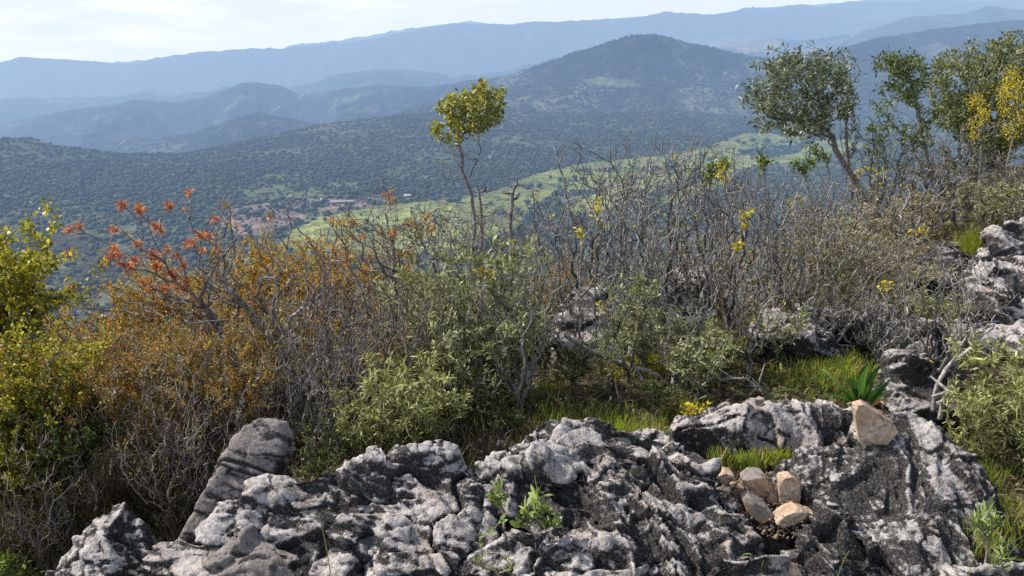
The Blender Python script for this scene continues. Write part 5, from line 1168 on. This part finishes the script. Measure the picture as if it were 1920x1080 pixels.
# ------------------------------------------------------------------ grass
def grass(patches, seed):
    rng = np.random.default_rng(seed); O, D, L, W, C_ = [], [], [], [], []
    for (px, py, rx, ry, n, l, cols, zo) in patches:
        a = rng.random(n) * 6.283; r = np.abs(rng.normal(0, .62, n)) if n > 300 else np.sqrt(rng.random(n))
        if isinstance(zo, tuple): zc, Yc = None, zo[1]
        pxs = px + np.cos(a) * r * rx; pys = py + np.sin(a) * r * ry
        pts = []
        for x, y in zip(pxs, pys):
            if isinstance(zo, tuple):
                Y_ = zo[1] + (py - y) * zo[2]; q = at_y(x, y, Y_)
                g_ = g1(q[0], q[1]); 
                if abs(g_ - q[2]) < .35: q[2] = max(g_, q[2] - .3) - .01
            else: q = at_z(x, y, zo)
            pts.append(q)
        O.append(np.array(pts)); d = rng.normal(0, .22, (n, 3)); d[:, 2] = 1; D.append(d); L.append(l * (.4 + 1.1 * rng.random(n))); W.append(.0024 + .002 * rng.random(n)); C_.append(palette(n, cols, np.ones(len(cols)), .25, rng))
    v, f, c = leaves(np.concatenate(O), np.concatenate(D), np.concatenate(L), np.concatenate(W), np.concatenate(C_), 0, .22, rng, True)
    tag(link('grass', np_mesh('grass', v, f, c, True, (BLADE,))), kind='stuff')
LG = [(.20, .30, .04), (.30, .38, .05), (.10, .17, .03), (.34, .33, .10), (.22, .17, .09)]
BG = [(.40, .56, .05), (.48, .60, .07), (.24, .36, .05), (.48, .46, .10), (.46, .40, .20), (.40, .33, .18)]
YG = [(.36, .40, .04), (.26, .34, .04), (.44, .40, .07)]
ON = lambda Y, k: ('g', Y, k)
grass([(1150, 765, 120, 26, 2000, .10, BG, ON(3.05, .006)), (1080, 745, 90, 22, 1200, .09, BG, ON(3.2, .006)), (1220, 770, 60, 26, 1100, .10, BG, ON(3.0, .006)),
       (1565, 700, 90, 34, 2700, .08, BG, ON(3.65, .007)), (1500, 715, 80, 30, 900, .06, LG, ON(3.6, .007)), (1590, 665, 80, 22, 1300, .07, BG, ON(4.0, .007)),
       (1385, 880, 52, 12, 420, .06, LG, .085), (1430, 868, 60, 12, 260, .045, YG, .10), (1345, 868, 22, 14, 160, .065, LG, .11), (1460, 858, 26, 8, 100, .04, YG, .12),
       (1820, 465, 30, 22, 700, .14, YG, ON(5.6, .01)), (1500, 570, 60, 10, 900, .08, LG, ON(4.9, .01)), (1700, 585, 50, 20, 500, .08, LG, ON(4.6, .01)),
       (900, 815, 60, 16, 500, .06, LG, ON(2.95, .005)), (850, 830, 60, 10, 300, .05, LG, ON(2.85, .005)), (1800, 830, 60, 40, 500, .08, LG, ON(2.95, .004)), (1860, 1000, 60, 60, 260, .10, YG, .02), (1560, 760, 60, 10, 260, .06, LG, ON(3.2, .005)),
       (1270, 560, 160, 60, 900, .07, YG, ON(4.6, .008)), (1020, 690, 60, 40, 700, .07, LG, ON(3.5, .006)), (1300, 735, 60, 30, 700, .07, LG, ON(3.3, .006)), (1240, 655, 120, 30, 1000, .08, YG, ON(3.8, .007)), (1860, 860, 60, 50, 600, .09, LG, ON(2.8, .004))], 3)
# a few single bent grass stalks over the rocks
for k, (lab, px, py, tx, ty, z) in enumerate([('thin pale grass stalk bending over the ribbed dark wedge', 1570, 1085, 1592, 1033, .02), ('lone grass stalk in the bottom crevice', 1425, 1085, 1432, 1050, .0), ('short bright grass blade stuck on the ribbed rock', 1385, 1052, 1410, 1040, .06), ('dry stalk standing against the dome', 1815, 1085, 1840, 1000, .02), ('long thin stalk in front of the knobbly rock', 620, 1075, 598, 960, .02)]):
    b = at_z(px, py, z); t = at_y(tx, ty, b[1] - .02); s_ = np.linspace(0, 1, 9)[:, None]; q = (1 - s_)**2 * b + 2 * s_ * (1 - s_) * (b * .7 + t * .3 + [0, 0, .03]) + s_**2 * t
    v, f, c, _ = tubes(q - b, np.arange(-1, 8), .0016, .0011, 4, .1, .05, RNG); col_ = c * np.array([.38, .40, .14])
    tag(link('grass_stalk', np_mesh('grass_stalk', v, f, col_, True, (BLADE,)), None, tuple(b)), lab, 'grass stalk')

# leaf litter, herbs and dead grass under the bushes
def carpet(name, n, cols, l, w, upr, xr, yr, seed, long=True):
    rng = np.random.default_rng(seed); y = rng.uniform(*yr, n * 2); x = y * rng.uniform(*xr, n * 2)
    k = fbm(np.c_[x * 1.3, y * 1.3, 0 * x], 3, seed) > -.12; x, y = x[k][:n], y[k][:n]; n = len(x)
    O = np.c_[x, y, gz(x, y) + rng.uniform(0, .03, n)]; D = rng.normal(0, 1, (n, 3)); D[:, 2] = np.abs(D[:, 2]) * upr + upr * .6
    v, f, c = leaves(O, D, l * (.5 + .9 * rng.random(n)), w * (.6 + .8 * rng.random(n)), palette(n, cols, np.ones(len(cols)), .3, rng), .1, .2, rng, long)
    tag(link(name, np_mesh(name, v, f, c, False, (LEAF,))), kind='stuff')
carpet('leaf_litter', 26000, [(.16, .11, .07), (.24, .18, .12), (.10, .075, .05), (.3, .25, .18)], .05, .009, .35, (-.8, .8), (2.3, 7.5), 1)
carpet('undergrowth', 22000, [(.12, .15, .04), (.18, .20, .06), (.07, .09, .03), (.24, .22, .08)], .055, .012, 1.0, (-.3, 1.25), (2.8, 9.5), 2)
carpet('dry_undergrowth', 22000, [(.11, .085, .06), (.15, .12, .08), (.10, .10, .04), (.06, .055, .03)], .16, .006, 2.0, (-.85, .1), (2.6, 6.5), 3)
carpet('dead_stems', 16000, [(.10, .08, .06), (.13, .10, .075), (.07, .06, .04), (.10, .10, .045)], .42, .007, 2.4, (-.75, .02), (4.2, 8.5), 4)
carpet('brown_leaves', 16000, [(.16, .11, .05), (.24, .16, .05), (.10, .085, .04), (.17, .16, .05)], .09, .020, 2.0, (-.75, .05), (4.2, 7.5), 5)

# crumbs of rock and earth in the crevice and along the rock edges
def crumbs(name, spots, seed):
    rng = np.random.default_rng(seed); base = np.array([[1, 1, 1], [-1, -1, 1], [-1, 1, -1], [1, -1, -1]], float); Vs, Fs, Cs, off = [], [], [], 0
    for (px, py, rx, ry, z, n, sz) in spots:
        for _ in range(n):
            a = rng.random() * 6.283; r = math.sqrt(rng.random()); q = at_z(px + math.cos(a) * r * rx, py + math.sin(a) * r * ry, z)
            v = (base + rng.normal(0, .45, (4, 3))) * sz * (.3 + rng.random()**2) * rng.uniform(.5, 1, 3) + q
            Vs.append(v); Fs.append(np.array([[0, 1, 2], [0, 3, 1], [0, 2, 3], [1, 3, 2]]) + off); off += 4; Cs.append(np.repeat((np.array([(.34, .25, .17), (.2, .16, .12), (.42, .36, .30)])[rng.integers(0, 3)] * rng.uniform(.6, 1.1))[None], 4, 0))
    m = NT('crumb_earth'); mat = m.end(m.bsdf(m.attr(), .95, .1))
    tag(link(name, np_mesh(name, np.concatenate(Vs), np.concatenate(Fs), np.concatenate(Cs), False, (mat,))), kind='stuff')
crumbs('rubble', [(1430, 935, 70, 40, .055, 260, .008), (1470, 990, 50, 20, .02, 150, .008), (1370, 900, 40, 14, .07, 90, .006), (1520, 900, 20, 40, .07, 60, .006)], 3)
